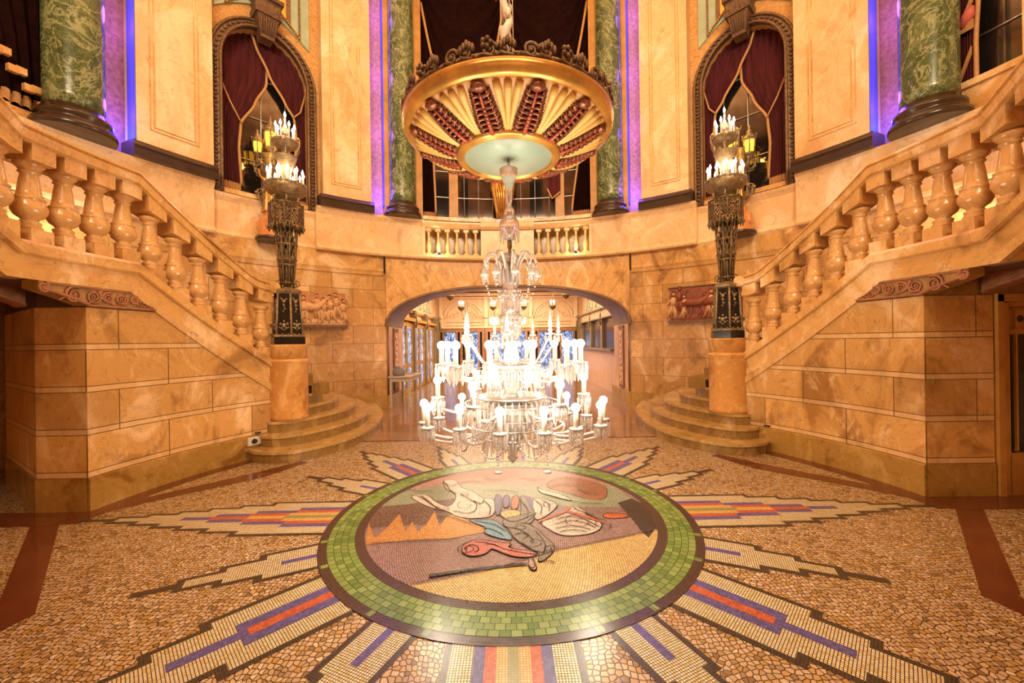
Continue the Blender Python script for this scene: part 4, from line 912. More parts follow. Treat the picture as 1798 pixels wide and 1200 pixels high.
# ================================================================ staircases
def zt(a): return 2.45 if -4.5 <= a <= 9.8 else (2.45-.0495*(a-9.8) if a > 9.8 else 2.45+.0495*(-4.5-a))
def zb(a): return 2.14 if -6 <= a <= 8.4 else (2.14-.0525*(a-8.4) if a > 8.4 else 2.14+.0495*(-6-a))
def zr(a):
    z = 3.43 if -4.3 <= a <= 10 else (3.43-.0495*(a-10) if a > 10 else 3.43+.0495*(-4.3-a))
    return z if a < 28 else max(z, 2.455+.012*(32-a)) if a < 31 else max(z, 2.45)
LA = [-22, -18, -14, -10, -7, -6, -4.5]+lin(-4.3, 8.4, 8)+[9.8, 10]+lin(11.5, 32.3, 16)
bal_mb = MB(); bal_mb.lathe([(.078, 0), (.082, .02), (.066, .045), (.072, .055), (.072, .07), (.052, .085), (.06, .10), (.092, .125), (.112, .165), (.112, .20), (.095, .245), (.092, .255), (.098, .262), (.098, .275), (.080, .29),
    (.074, .33), (.064, .42), (.056, .475), (.054, .485), (.068, .495), (.068, .508), (.058, .515), (.075, .535), (.095, .555), (.095, .575), (.085, .59)], (0, 0, 0), 24)
BAL = mesh_of('stair_baluster', bal_mb, ['marble_baluster'])
BA = [31-3.62*i for i in range(0, 14)]
STEP = [
 (.155, [(3.60, 1.80), (3.50, 1.80), (3.40, 1.69), (3.2, 1.63), (3.01, 1.62), (2.88, 1.65), (2.79, 1.71), (2.61, 1.92), (2.44, 2.22), (2.34, 2.6), (2.32, 3.0), (2.35, 3.45), (2.42, 3.95), (2.58, 4.5), (2.80, 5.02), (3.1, 5.62), (3.25, 5.86)]),
 (.31, [(3.60, 1.98), (3.50, 1.98), (3.42, 1.90), (3.28, 1.85), (3.12, 1.86), (2.93, 1.99), (2.77, 2.25), (2.64, 2.55), (2.56, 2.85), (2.53, 3.15), (2.56, 3.5), (2.66, 3.93), (2.86, 4.44), (3.16, 5.0), (3.56, 5.62)]),
 (.465, [(3.60, 2.10), (3.50, 2.08), (3.35, 2.04), (3.16, 2.08), (3.03, 2.28), (2.92, 2.52), (2.81, 2.82), (2.75, 3.15), (2.77, 3.5), (2.87, 3.85), (3.10, 4.25), (3.45, 4.8), (3.95, 5.4)]),
 (.62, [(3.20, 2.40), (3.10, 2.47), (3.01, 2.74), (2.95, 3.05), (2.97, 3.34), (3.1, 3.65), (3.4, 4.1), (3.8, 4.6), (4.28, 5.12)]),
 (.775, [(3.25, 2.60), (3.14, 2.71), (3.12, 2.98), (3.19, 3.25), (3.42, 3.6), (3.8, 4.05), (4.55, 4.88)])]
for s in (-1, 1):
    t = thing('marble_staircase', 'curved marble staircase with fat balusters rising along the %s side of the hall' % LR[s], 'staircase', P(20, 4.1, 0, s))
    mb = MB(); mb.sweep(lin(3.0, 32.3, 26), lambda a: [(4.0, .31), (4.0, min(zb(a)+.02, 1.935) if a < 14 else zb(a)+.02), (4.14, min(zb(a)+.02, 1.935) if a < 14 else zb(a)+.02), (4.14, .31)], s, R0=4.0)
    obj('side_wall', mb, ['block_wing'], t)
    mb = MB(); mb.sweep(lin(3.0, 32.3, 20), [(3.985, 0), (3.985, .30), (4.0, .31), (4.14, .31), (4.14, 0)], s); obj('skirting', mb, ['block_skirt'], t)
    mb = MB(); mb.sweep(LA, lambda a: [(4.0, zb(a)), (4.0, zt(a)-.1), (4.28, zt(a)-.1), (4.28, zb(a))], s)
    sg = obj('string', mb, ['marble'], t)
    mb = MB(); mb.sweep(LA, lambda a: [(3.975, zt(a)-.125), (3.955, zt(a)-.11), (3.955, zt(a)-.03), (3.975, zt(a)), (4.28, zt(a)), (4.28, zt(a)-.125)], s)
    mb.sweep(LA, lambda a: [(3.975, zb(a)-.012), (3.965, zb(a)+.075), (3.985, zb(a)+.09), (4.02, zb(a)+.09), (4.02, zb(a)-.012)], s)
    o = obj('string_moulding', mb, ['marble'], sg); o.location = (0, 0, 0)
    mb = MB(); mb.sweep(LA, lambda a: [(4.01, zr(a)-.15), (3.975, zr(a)-.13), (3.965, zr(a)-.06), (3.98, zr(a)-.045), (3.955, zr(a)-.035), (3.965, zr(a)-.01), (4.02, zr(a)), (4.24, zr(a)), (4.295, zr(a)-.01), (4.305, zr(a)-.06), (4.25, zr(a)-.15)], s)
    mb.tube([P(32.6, 3.95, 2.375, s), P(32.6, 4.31, 2.375, s)], .078, 16); mb.tube([P(32.6, 3.94, 2.375, s), P(32.6, 4.32, 2.375, s)], .035, 12)
    obj('handrail', mb, ['marble'], t)
    for i, a in enumerate(BA):
        z0 = zt(a)+.12
        o = obj('baluster', BAL, None, t, loc=P(a, 4.13, z0, s)-t.location); o.rotation_euler.z = a*.1+i
        mb = MB(); mb.sweep([a-1.25, a, a+1.25], lambda q: [(4.02, zt(q)-.01), (4.02, z0), (4.24, z0), (4.24, zt(q)-.01)], s); b1 = obj('baluster_foot', mb, ['marble'], t)
        zc = zr(a)-.285
        mb = MB(); mb.sweep([a-1.32, a, a+1.32], lambda q: [(4.0, zc+(zr(q)-zr(a))*.6), (4.0, zr(q)-.14), (4.26, zr(q)-.14), (4.26, zc+(zr(q)-zr(a))*.6)], s); obj('baluster_block', mb, ['marble'], t)
    prevp = None
    for z1, pts in STEP:
        pts = pts+[(5.35, 4.0), (4.6, 3.1), (4.15, 2.6)] if z1 > .5 else pts+[(5.2, 4.2), (4.2, 2.9), (3.75, 2.15)]
        cx = sum(p[0] for p in pts)/len(pts); cy = sum(p[1] for p in pts)/len(pts)
        mb = MB(); q = [(s*x, y) for x, y in smooth_poly(pts, 1)]
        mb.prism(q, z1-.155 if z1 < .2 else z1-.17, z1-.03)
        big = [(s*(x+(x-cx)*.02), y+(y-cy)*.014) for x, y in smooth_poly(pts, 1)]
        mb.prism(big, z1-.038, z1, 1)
        obj('step', mb, ['marble_step_shaded', 'marble_tread_lit'], t)
    for i in range(10):
        a1 = 45-i*3.5; z1 = .93+i*.158
        mb = MB(); mb.sweep(lin(max(a1-3.8, 9.6), a1, 4), [(4.16, z1-.19), (4.16, z1), (6.70, z1), (6.70, z1-.19)], s); obj('step', mb, ['marble_step_shaded'], t)
    mb = MB(); mb.sweep(lin(-6, 9.8, 10), [(4.14, 2.13), (4.14, 2.36), (6.70, 2.36), (6.70, 2.13)], s); obj('landing', mb, ['brown_paint'], t)
    for i in range(6):
        a1 = -6-i*2.7; z1 = 2.52+i*.158
        mb = MB(); mb.sweep([a1-2.9, a1-1.4, a1], [(4.16, z1-.25), (4.16, z1), (6.70, z1), (6.70, z1-.25)], s); obj('step', mb, ['marble_step_shaded'], t)
    # carved scroll bracket under the landing
    def zbm(a): return 1.94 if a >= 3 else 1.94+.12*((3-a)/5.6)**.8
    mb = MB()
    mb.sweep(lin(-2.6, 12.2, 28), lambda a: [(3.985, zbm(a)), (3.985, min(2.13, zb(a)+.01)+.001), (4.12, min(2.13, zb(a)+.01)+.001), (4.12, zbm(a))], s)
    br = obj('scroll_bracket', mb, ['bracket_gold'], t)
    mb = MB()
    for i, (a, rr) in enumerate(((-2.2, .045), (1.3, .078), (3.7, .068), (5.5, .056), (7.3, .06), (9.1, .045))):
        zc = 2.075 if i == 0 else 2.035; pts = []
        for q in lin(0, 1, 26):
            th = (1 if i % 2 else -1)*q*4.2*pi+1; R1 = rr*(1-q*.85); pts.append(P(a+R1*cos(th)/4*57.3, 3.975, zc+R1*sin(th), s))
        mb.tube(pts, lin(.014, .006, 26), 6); mb.ball(P(a, 3.97, zc, s), .012, 6)
    mb.tube([P(a, 3.975, zbm(a)+.012, s) for a in lin(-2.4, 12.0, 30)], .014, 6); mb.tube([P(a, 3.975, 2.115, s) for a in lin(-2.0, 8.6, 14)], .010, 6)
    mb.tube([P(a, 3.975, 2.0+.03*sin(a*1.7), s) for a in lin(-.5, 10.5, 40)], .008, 5)
    for i in range(10): mb.ball(P(9.6+i*.22, 3.975, 2.01-i*.006+(.02 if i % 2 else -.01), s), .013, 6)
    o = obj('scroll_carving', mb, ['bracket_red'], br); o.location = (0, 0, 0)
    for k, r_ in enumerate((4.55, 5.2)):
        mb = MB(); mb.sweep(lin(-4.6, 2.5, 14), lambda a: [(r_, 1.94+.16*((2.5-a)/7.1)**.7), (r_, 2.13), (r_+.12, 2.13), (r_+.12, 1.94+.16*((2.5-a)/7.1)**.7)], s)
        mb.tube([P(-4.6, r_-.01, 2.08, s), P(-4.6, r_+.14, 2.08, s)], .05, 12)
        mb.tube([P(a, r_-.01, 1.955+.16*((2.5-a)/7.1)**.7, s) for a in lin(-4.4, 2.4, 14)], .013, 6); obj('scroll_bracket', mb, ['bracket_red'], t)
    # end wall under the landing
    mb = MB()
    pts = [(3.995, .205), (4.47, .20), (5.75, 1.0), (5.75, 1.15), (4.40, .33), (4.1, .33)] if s < 0 else [(3.995, .205), (4.655, .20), (4.655, .33), (4.1, .33)]
    mb.prism([(s*x, y) for x, y in pts], .31, 1.935, 0); obj('end_wall', mb, ['block_wing'], t)
    mb = MB(); mb.prism([(s*(x-.0), y-.012) for x, y in pts], 0, .31, 0); obj('skirting', mb, ['block_skirt'], t)
    mb = MB(); mb.prism([(s*x, y) for x, y in ((4.0, .22), (6.6, .22), (6.6, .36), (4.0, .36))] if s > 0 else [(s*x, y) for x, y in ((4.0, .22), (4.47, .22), (5.75, 1.05), (5.75, 1.2), (4.4, .36), (4.0, .36))], 1.935, 2.13); obj('header', mb, ['wood_dark' if s < 0 else 'bracket_gold'], t)
    for i in range(3):
        pass
    mb = MB(); a0 = 29.4 if s < 0 else 28.0
    for i in range(3): mb.tube([P(a0-i*.36, 3.996, .342, s), P(a0-i*.36, 3.965, .342, s)], .011, 8)
    obj('vent_hole', mb, ['black_plastic'], t)
    # pedestal drum
    c = (s*3.26, 2.32, .465)
    d = thing('round_pedestal', 'polished round marble pedestal carrying the %s bronze candelabrum' % LR[s], 'pedestal', c)
    mb = MB(); mb.lathe([(.272, 0), (.262, .05), (.262, .82), (.272, .835), (.272, .865), (.25, .88)], c, 48); obj('drum', mb, ['marble_drum'], d)
    mb = MB(); mb.lathe([(.245, .87), (.245, 1.06), (.25, 1.07), (.25, 1.085), (.235, 1.09)], c, 48); obj('cap', mb, ['marble_drum'], d)
# uplights on the landings (white glow behind the balusters)
for s in (-1, 1):
    c = P(12.5, 6.5, 2.36, s); u = thing('floor_uplight', 'white floodlight on the %s stair landing, glowing behind the balusters' % LR[s], 'light', c)
    mb = MB(); mb.box(c+Vector((0, 0, .05)), (.14, .09, .10)); obj('housing', mb, ['black_plastic'], u)
    mb = MB(); mb.box(c+Vector((0, 0, .103)), (.12, .07, .005)); obj('lens', mb, ['floodlens'], u)
    area('floodlight_light', P(13.0, 6.35, 2.50, s), P(15.5, 6.72, 3.3, s), .14, .10, 16, (1, .88, .76), 130)

# ================================================================ bronze candelabra
def candelabrum(s):
    c = Vector((s*3.26, 2.32, 1.555)); Z = lambda z: z-1.555
    t = thing('candelabrum', 'tall pierced bronze candelabrum with two rings of lit candles on the %s round pedestal' % LR[s], 'candelabrum', c)
    def hexprof(mb, prof, n=6, rot=.2, mat=0):
        vs = [(c.x+r*cos(rot+2*pi*i/n), c.y+r*sin(rot+2*pi*i/n), z) for i in range(n) for r, z in prof]; k = len(prof)
        mb.add(vs, [(i*k+q, ((i+1) % n)*k+q, ((i+1) % n)*k+q+1, i*k+q+1) for i in range(n) for q in range(k-1)]+[tuple(i*k for i in range(n)), tuple(i*k+k-1 for i in range(n))], mat)
    ring = lambda r, z, n, off=0: [(Vector((c.x+r*cos(2*pi*i/n+off), c.y+r*sin(2*pi*i/n+off), z)), 2*pi*i/n+off) for i in range(n)]
    mb = MB(); hexprof(mb, [(.235, 1.555), (.235, 1.66)]); obj('slab', mb, ['blackstone'], t)
    mb = MB(); hexprof(mb, [(.225, 1.66), (.235, 1.67), (.225, 1.69), (.205, 1.70)])
    hexprof(mb, [(.165, 2.29), (.19, 2.31), (.20, 2.34), (.17, 2.36), (.12, 2.38)])
    for (p, a), (q, b) in zip(ring(.200, 1.70, 6, .2), ring(.165, 2.30, 6, .2)): mb.tube([p, q], .017, 6)
    for p, a in ring(.215, 1.70, 18): mb.ball(p, .014, 5)
    pl = obj('pedestal_frame', mb, ['verdigris'], t)
    mb = MB(); hexprof(mb, [(.192, 1.69), (.160, 2.30)]); obj('pedestal_panel', mb, ['blackstone'], t)
    for k in range(6):
        mb = MB(); a = .2+pi/6+k*pi/3; d = Vector((cos(a), sin(a), 0)); u = Vector((-sin(a), cos(a), 0))
        F = lambda x, z: c+d*((.166-(z-1.69)*.0455)+.006)+u*x+Vector((0, 0, z-1.555))
        for (x, z, r) in ((0, 2.18, .03), (-.03, 2.21, .015), (.03, 2.21, .015), (0, 2.12, .022), (.015, 2.07, .014), (-.01, 2.03, .012), (0, 1.83, .035), (-.045, 1.85, .022), (.045, 1.85, .022), (.03, 1.79, .02), (-.03, 1.79, .02), (-.06, 1.80, .014), (.06, 1.80, .014), (0, 1.89, .018)):
            mb.ball(F(x, z), (r, r, r), 6)
        mb.tube([F(-.05, 1.80), F(0, 1.76), F(.05, 1.80)], .008, 5); mb.tube([F(-.05, 2.24), F(-.02, 2.18), F(0, 2.1), F(.0, 2.02)], .006, 5)
        obj('floral_relief', mb, ['verdigris'], t)
    # pierced tapering shaft of lattice work
    mb = MB(); R0 = lambda z: .085+(z-2.38)*.075
    n = 8
    for i in range(n):
        a = 2*pi*i/n; mb.tube([c+Vector((R0(z)*cos(a), R0(z)*sin(a), Z(z))) for z in (2.38, 2.8, 3.3)], .012, 5)
    for z in (2.38, 2.46, 2.72, 3.28, 3.02): mb.lathe([(R0(z), Z(z)-.018), (R0(z)+.02, Z(z)), (R0(z), Z(z)+.018)], c, 16)
    for dr in (1, -1):
        for i in range(16):
            pts = [c+Vector((R0(z)*cos(2*pi*i/16+dr*(z-2.72)*2.3), R0(z)*sin(2*pi*i/16+dr*(z-2.72)*2.3), Z(z))) for z in lin(2.72, 3.3, 9)]
            mb.tube(pts, .0065, 4)
    for i in range(8):
        a = 2*pi*i/8+.39; d = Vector((cos(a), sin(a), 0))
        mb.tube([c+d*.10+Vector((0, 0, Z(2.40))), c+d*.16+Vector((0, 0, Z(2.42))), c+d*.15+Vector((0, 0, Z(2.48))), c+d*.11+Vector((0, 0, Z(2.50)))], .009, 5)
        mb.tube([c+d*.09+Vector((0, 0, Z(2.46))), c+d*.10+Vector((0, 0, Z(2.72)))], .010, 5); mb.ball(c+d*R0(2.78)+Vector((0, 0, Z(2.80))), .024, 6)
    mb.lathe([(.035, Z(2.36)), (.05, Z(2.8)), (.07, Z(3.3))], c, 8)
    obj('lattice_shaft', mb, ['bronze'], t)
    mb = MB()
    for p, a in ring(.225, 3.30, 8, .39):
        d = Vector((cos(a), sin(a), 0)); mb.tube([p, p+Vector((0, 0, .33))], .012, 5); mb.ball(p-Vector((0, 0, .03)), .03, 6); mb.tube([p-Vector((0, 0, .03)), p-Vector((0, 0, .10))], [.02, .004], 5)
    P8 = ring(.225, 0, 8, .39)
    for i in range(8):
        p, q = P8[i][0], P8[(i+1) % 8][0]
        for k in range(-3, 5):
            for dr in (1, -1):
                x0, x1 = k/4.0, k/4.0+1.0
                if dr < 0: x0, x1 = x1, x0
                pts = []
                for w in lin(0, 1, 9):
                    x = x0+(x1-x0)*w
                    if 0 <= x <= 1: pts.append(p.lerp(q, x)+Vector((0, 0, 3.34+.26*w)))
                if len(pts) > 1: mb.tube(pts, .0055, 4)
        for z in (3.33, 3.61): mb.tube([p+Vector((0, 0, z)), q+Vector((0, 0, z))], .014, 5)
        for k in range(4): mb.tube([p.lerp(q, (k+.5)/4)+Vector((0, 0, 3.33)), p.lerp(q, (k+.5)/4)+Vector((0, 0, 3.25-.04*(k % 2)))], [.02, .004], 5)
    obj('lattice_collar', mb, ['bronze'], t)
    mb = MB()
    for p, a in ring(.06, 3.60, 6): 
        d = Vector((cos(a), sin(a), 0)); mb.tube([p, p+d*.10+Vector((0, 0, .03)), p+d*.13+Vector((0, 0, .10)), p+d*.05+Vector((0, 0, .14))], .018, 5)
    mb.lathe([(.05, Z(3.3)), (.06, Z(3.62)), (.10, Z(3.68)), (.18, Z(3.74)), (.26, Z(3.80)), (.285, Z(3.86)), (.27, Z(3.885)), (.285, Z(3.90)), (.24, Z(3.89)), (.10, Z(3.84)), (.02, Z(3.83))], c, 36, 0, .035, 18)
    for p, a in ring(.275, 3.89, 24): mb.ball(p, (.018, .018, .03), 6)
    obj('lower_bowl', mb, ['verdigris'], t)
    mb = MB(); mb.lathe([(.05, Z(3.83)), (.045, Z(4.0)), (.09, Z(4.14)), (.12, Z(4.26)), (.15, Z(4.30)), (.155, Z(4.33)), (.10, Z(4.31)), (.05, Z(4.34)), (.045, Z(4.42)), (.10, Z(4.45)), (.17, Z(4.49)), (.185, Z(4.54)), (.17, Z(4.56)), (.08, Z(4.53)), (.02, Z(4.53))], c, 28)
    for p, a in ring(.18, 4.47, 6):
        d = Vector((cos(a), sin(a), 0)); mb.tube([p-Vector((0, 0, .12))-d*.03, p-Vector((0, 0, .05)), p+d*.03, p+d*.03+Vector((0, 0, .10)), p+Vector((0, 0, .13))], .014, 5)
    for p, a in ring(.185, 4.53, 18): mb.ball(p, (.013, .013, .02), 5)
    obj('upper_bowl', mb, ['verdigris'], t)
    mb = MB(); mb.lathe([(.05, Z(4.56)), (.04, Z(4.62)), (.05, Z(4.70)), (.02, Z(4.80))], c, 12); obj('finial', mb, ['verdigris'], t)
    cn = [(p, .16) for p, a in ring(.235, 3.90, 12, .1)]+[(p, .19) for p, a in ring(.12, 3.90, 5, .3)]+[(p, .18) for p, a in ring(.125, 4.56, 7, .25)]+[(c+Vector((0, 0, Z(4.78))), .14)]
    for p, h in cn:
        mb = MB(); mb.lathe([(.0, 0), (.017, 0), (.012, .015), (.0105, .02), (.0105, h)], p, 10); cd_ = obj('candle', mb, ['candle'], t)
        mb = MB(); mb.lathe([(.0, h), (.012, h+.008), (.016, h+.03), (.010, h+.055), (.0, h+.08)], p, 10); o = obj('bulb', mb, ['flame'], cd_); o.location = (0, 0, 0)
    point('candelabrum_light', c+Vector((0, 0, 2.75)), 16, (1, .80, .56), .12); point('candelabrum_light', c+Vector((0, 0, 3.35)), 9, (1, .80, .56), .08)
for s in (-1, 1): candelabrum(s)
# ================================================================ chandelier canopy
cx = .02
c = Vector((cx, 0, 3.20))
t = thing('chandelier_canopy', 'gilded dish canopy with red acanthus leaves and yellow flutes above the crystal chandelier', 'canopy', c)
def bowl_pt(a, u, off=0.0):        # u 0 at glass ring, 1 at rim
    r = .46+.40*u; z = 3.215+.17*u**1.35; return Vector((cx+r*cos(a), r*sin(a), z-off))
mb = MB(); mb.lathe([(.44, 3.22-3.2), (.46, .015)]+[(.46+.40*u, .015+.17*u**1.35) for u in lin(0, 1, 9)]+[(.88, .22), (.80, .30), (.4, .34), (.05, .36)], c, 72); obj('dish', mb, ['bowl_paint'], t)
mb = MB(); mb.lathe([(.85, .175), (.87, .165), (.905, .19), (.925, .225), (.925, .265), (.90, .285), (.87, .28), (.86, .22)], c, 72); obj('gold_rim', mb, ['gold_paint'], t)
mb = MB(); mb.lathe([(.39, .0), (.395, -.022), (.415, -.03), (.425, -.015), (.445, -.02), (.465, .0), (.47, .02), (.40, .02)], c, 64); obj('gold_ring', mb, ['gold_paint'], t)
mb = MB(); mb.lathe([(.0, -.004), (.395, -.004), (.395, .012), (.0, .012)], c, 64); obj('glass_plate', mb, ['plate'], t)
for k in range(12):
    a0 = pi/12+k*pi/6-pi/2
    mb = MB(); half = []
    for i in range(25):
        u = .02+.86*i/24; half.append((u, .085*(1-.45*abs(u-.3))*(.82+.18*abs(sin(i*1.05)))))
    lp = [bowl_pt(a0-w/(.46+.40*u), u, .003) for u, w in half]; rp = [bowl_pt(a0+w/(.46+.40*u), u, .003) for u, w in half]; cp = [bowl_pt(a0, u, .018) for u, w in half]
    mb.add(lp+cp+rp, [(i, i+1, 26+i, 25+i) for i in range(24)]+[(25+i, 26+i, 51+i, 50+i) for i in range(24)])
    lf = obj('leaf_ground', mb, ['leaf_ground'], t)
    mb = MB(); spine = [bowl_pt(a0, u, .028) for u in lin(.02, .84, 10)]; mb.tube(spine, lin(.020, .008, 10), 6); obj('midrib', mb, ['leaf_red'], t)
    mb = MB()
    for i in range(8):
        u = .06+.10*i; w = .15*(1-.45*abs(u-.25))
        for sg in (-1, 1):
            b = bowl_pt(a0, u, .012); r_ = .46+.40*u
            tip = bowl_pt(a0+sg*w*.66/r_, u+.10, .012); mid = bowl_pt(a0+sg*w*.45/r_, u+.02, .030)
            mb.tube([b, mid, tip], [.010, .017, .004], 6); mb.tube([mid, bowl_pt(a0+sg*w*.45/r_, u+.15, .020)], [.012, .003], 5)
            tip2 = bowl_pt(a0+sg*w*.72/r_, u+.03, .010); mb.tube([mid, tip2], [.014, .004], 5)
    for i in range(8): mb.ball(bowl_pt(a0, .08+.07*i, .038), .010, 6)
    mb.ball(bowl_pt(a0, .90, .02), (.06, .045, .03), 10, rot=Matrix.Rotation(a0+pi/2, 3, 'Z'))
    obj('acanthus_leaf', mb, ['leaf_brown'], t)
    for d in (-1, 0, 1):
        mb = MB(); aa = a0+pi/12
        pts = [bowl_pt(aa+d*(.030+.078*u), u, .004) for u in lin(.03, .92, 9)]; mb.tube(pts, [.006]+[.013+.018*u for u in lin(0, 1, 7)]+[.028], 8)
        obj('flute', mb, ['cream_flute'], t)
mb = MB()
for k in range(40):
    a = k*2*pi/40; d = Vector((cos(a), sin(a), 0)); u = Vector((-sin(a), cos(a), 0)); b = Vector((cx, 0, 3.47))+d*.90
    sg = 1 if k % 2 else -1; pts = []
    for q in lin(0, 1, 20):
        th = q*3.4*pi; R1 = .055*(1-.8*q); pts.append(b+u*(sg*R1*cos(th)+sg*.02)+Vector((0, 0, .06+R1*sin(th))))
    mb.tube(pts, lin(.016, .007, 20), 5); mb.ball(b+u*sg*.02+Vector((0, 0, .06)), .018, 6)
    mb.tube([b-u*.10+Vector((0, 0, .02)), b-u*.03+Vector((0, 0, .035)), b+u*.04+Vector((0, 0, .015)), b+u*.10+Vector((0, 0, .03))], .014, 5)
    if k % 2 == 0:
        for j in range(-2, 3): mb.ball(b+d*.012+u*j*.022+Vector((0, 0, .115-abs(j)*.016)), (.016, .016, .034), 6)
    if k % 4 == 1:
        for j in range(5): mb.ball(b+d*.015+u*.028*cos(j*1.257)+Vector((0, 0, .10+.028*sin(j*1.257))), .019, 6)
mb.lathe([(.89, .27), (.905, .29), (.885, .33), (.87, .33), (.87, .27)], c, 56)
obj('crest', mb, ['bronze_frame'], t)
t = thing('hanging_chain', 'ivory wrapped chain and wires holding up the gilded canopy', 'chain', (cx, 0, 3.56))
mb = MB()
for i in range(60):
    z = 3.56+i*.13; R_ = Matrix.Rotation(i*pi/2, 3, 'Z')
    mb.tube([Vector((cx, 0, z))+R_ @ Vector((.028*cos(q), 0, .075*sin(q))) for q in lin(0, 2*pi, 12)], .009, 5)
obj('links', mb, ['chain'], t)
mb = MB(); rnd = random.Random(5)
pts = [Vector((cx+.028*sin(i*.9), .028*cos(i*1.1), 3.58+i*.055)) for i in range(26)]; mb.tube(pts, [.026+.014*abs(sin(i*.8)) for i in range(26)], 7)
for i in range(10): mb.ball((cx+.05*cos(i*2.2), .05*sin(i*2.2), 3.60+i*.11), (.028, .028, .045), 6)
for i in range(7):
    a = i*.9; mb.tube([(cx, 0, 3.58), (cx+.05*cos(a), .05*sin(a), 3.64), (cx+.09*cos(a), .09*sin(a), 3.60), (cx+.07*cos(a), .07*sin(a), 3.57)], .008, 5)
obj('ivory_cover', mb, ['ivory'], t)
mb = MB()
for x in (-.055, .03, .06): mb.tube([(cx+x, -.03, 3.56), (cx+x*.9, -.03, 5.5), (cx+x*.7, -.02, 11.9)], .004, 4)
mb.tube([(cx, 0, 3.62), (cx+.05, -.04, 3.68), (cx+.13, -.05, 3.74)], .005, 4)
obj('wire', mb, ['ivory'], t)

# ================================================================ crystal chandelier
c = Vector((cx, 0, 0)); t = thing('crystal_chandelier', 'huge crystal chandelier with three tiers of lit candle bulbs hanging mid hall', 'chandelier', (cx, 0, 3.0))
def L_(name, prof, mat='crystal', n=24, fl=0, nf=0, parent=t):
    mb = MB(); mb.lathe(prof, c, n, 0, fl, nf); o = obj(name, mb, [mat], parent)
    if parent is not t: o.location = (0, 0, 0)
    return o
L_('rod', [(.012, 3.22), (.012, 3.08), (.0, 3.08)], 'chain', 12)
L_('stem_trumpet', [(.0, 3.08), (.06, 3.09), (.085, 3.10), (.08, 3.06), (.055, 3.0), (.032, 2.92), (.024, 2.82), (.028, 2.76), (.0, 2.76)])
L_('stem_ball', [(0, 2.77), (.035, 2.76), (.048, 2.72), (.035, 2.68), (0, 2.67)])
L_('bell', [(0, 2.69), (.05, 2.68), (.08, 2.63), (.085, 2.58), (.075, 2.55), (.05, 2.47), (.0, 2.46)], 'crystal', 32, .06, 12)
L_('rod', [(.016, 2.47), (.022, 2.40), (.014, 2.38), (.016, 2.15), (0, 2.15)], 'bronze', 12)
L_('crown_dish', [(0, 2.35), (.05, 2.345), (.09, 2.31), (.10, 2.29), (.05, 2.30), (0, 2.305)], 'crystal', 32, .05, 16)
L_('urn', [(0, 2.24), (.07, 2.23), (.085, 2.20), (.075, 2.10), (.06, 2.02), (.085, 2.0), (.085, 1.985), (0, 1.98)], 'crystal', 36, .05, 12)
L_('column', [(0, 1.985), (.095, 1.98), (.09, 1.96), (.075, 1.94), (.075, 1.80), (.10, 1.785), (.105, 1.76), (.06, 1.75), (0, 1.75)], 'crystal', 36, .07, 12)
L_('globe', [(0, 1.755)]+[(.1*sin(pi*i/12), 1.655+.1*cos(pi*i/12)) for i in range(1, 12)]+[(0, 1.555)], 'crystal', 32, .03, 16)
L_('vase', [(0, 1.56), (.08, 1.55), (.085, 1.53), (.05, 1.51), (.065, 1.45), (.07, 1.38), (.05, 1.33), (.10, 1.31), (0, 1.30)], 'crystal_white', 32, .05, 12)
L_('tier_plate', [(0, 1.31), (.20, 1.32), (.25, 1.345), (.26, 1.34), (.20, 1.30), (0, 1.285)], 'crystal_white', 40, .03, 20)
L_('tier_plate', [(0, 1.06), (.30, 1.07), (.32, 1.06), (.30, 1.045), (0, 1.03)], 'chain', 40)
L_('core', [(.05, 1.30), (.07, 1.2), (.06, 1.07)], 'crystal_white', 16)
L_('core', [(.05, 1.04), (.16, .98), (.17, .85), (.12, .72), (.06, .64), (.07, .60), (.03, .54), (.045, .50), (.0, .45)], 'crystal_white', 32, .05, 16)
cnt = [0]; rest = MB()
def drop(parent, p, l=.085, r=.010):
    target = MB() if cnt[0] < 100 else rest
    n = 6; vs = [Vector(p)]+[Vector(p)+Vector((r*cos(2*pi*i/n), r*sin(2*pi*i/n), -l*.22)) for i in range(n)]+[Vector(p)+Vector((r*.75*cos(2*pi*i/n), r*.75*sin(2*pi*i/n), -l*.82)) for i in range(n)]+[Vector(p)-Vector((0, 0, l))]
    fs = [(0, 1+i, 1+(i+1) % n) for i in range(n)]+[(1+i, 7+i, 7+(i+1) % n, 1+(i+1) % n) for i in range(n)]+[(7+i, 13, 7+(i+1) % n) for i in range(n)]
    target.add(vs, fs)
    if cnt[0] < 100:
        o = obj('crystal_drop', target, ['crystal'], parent)
        if parent is not t: o.location = (0, 0, 0)
    cnt[0] += 1
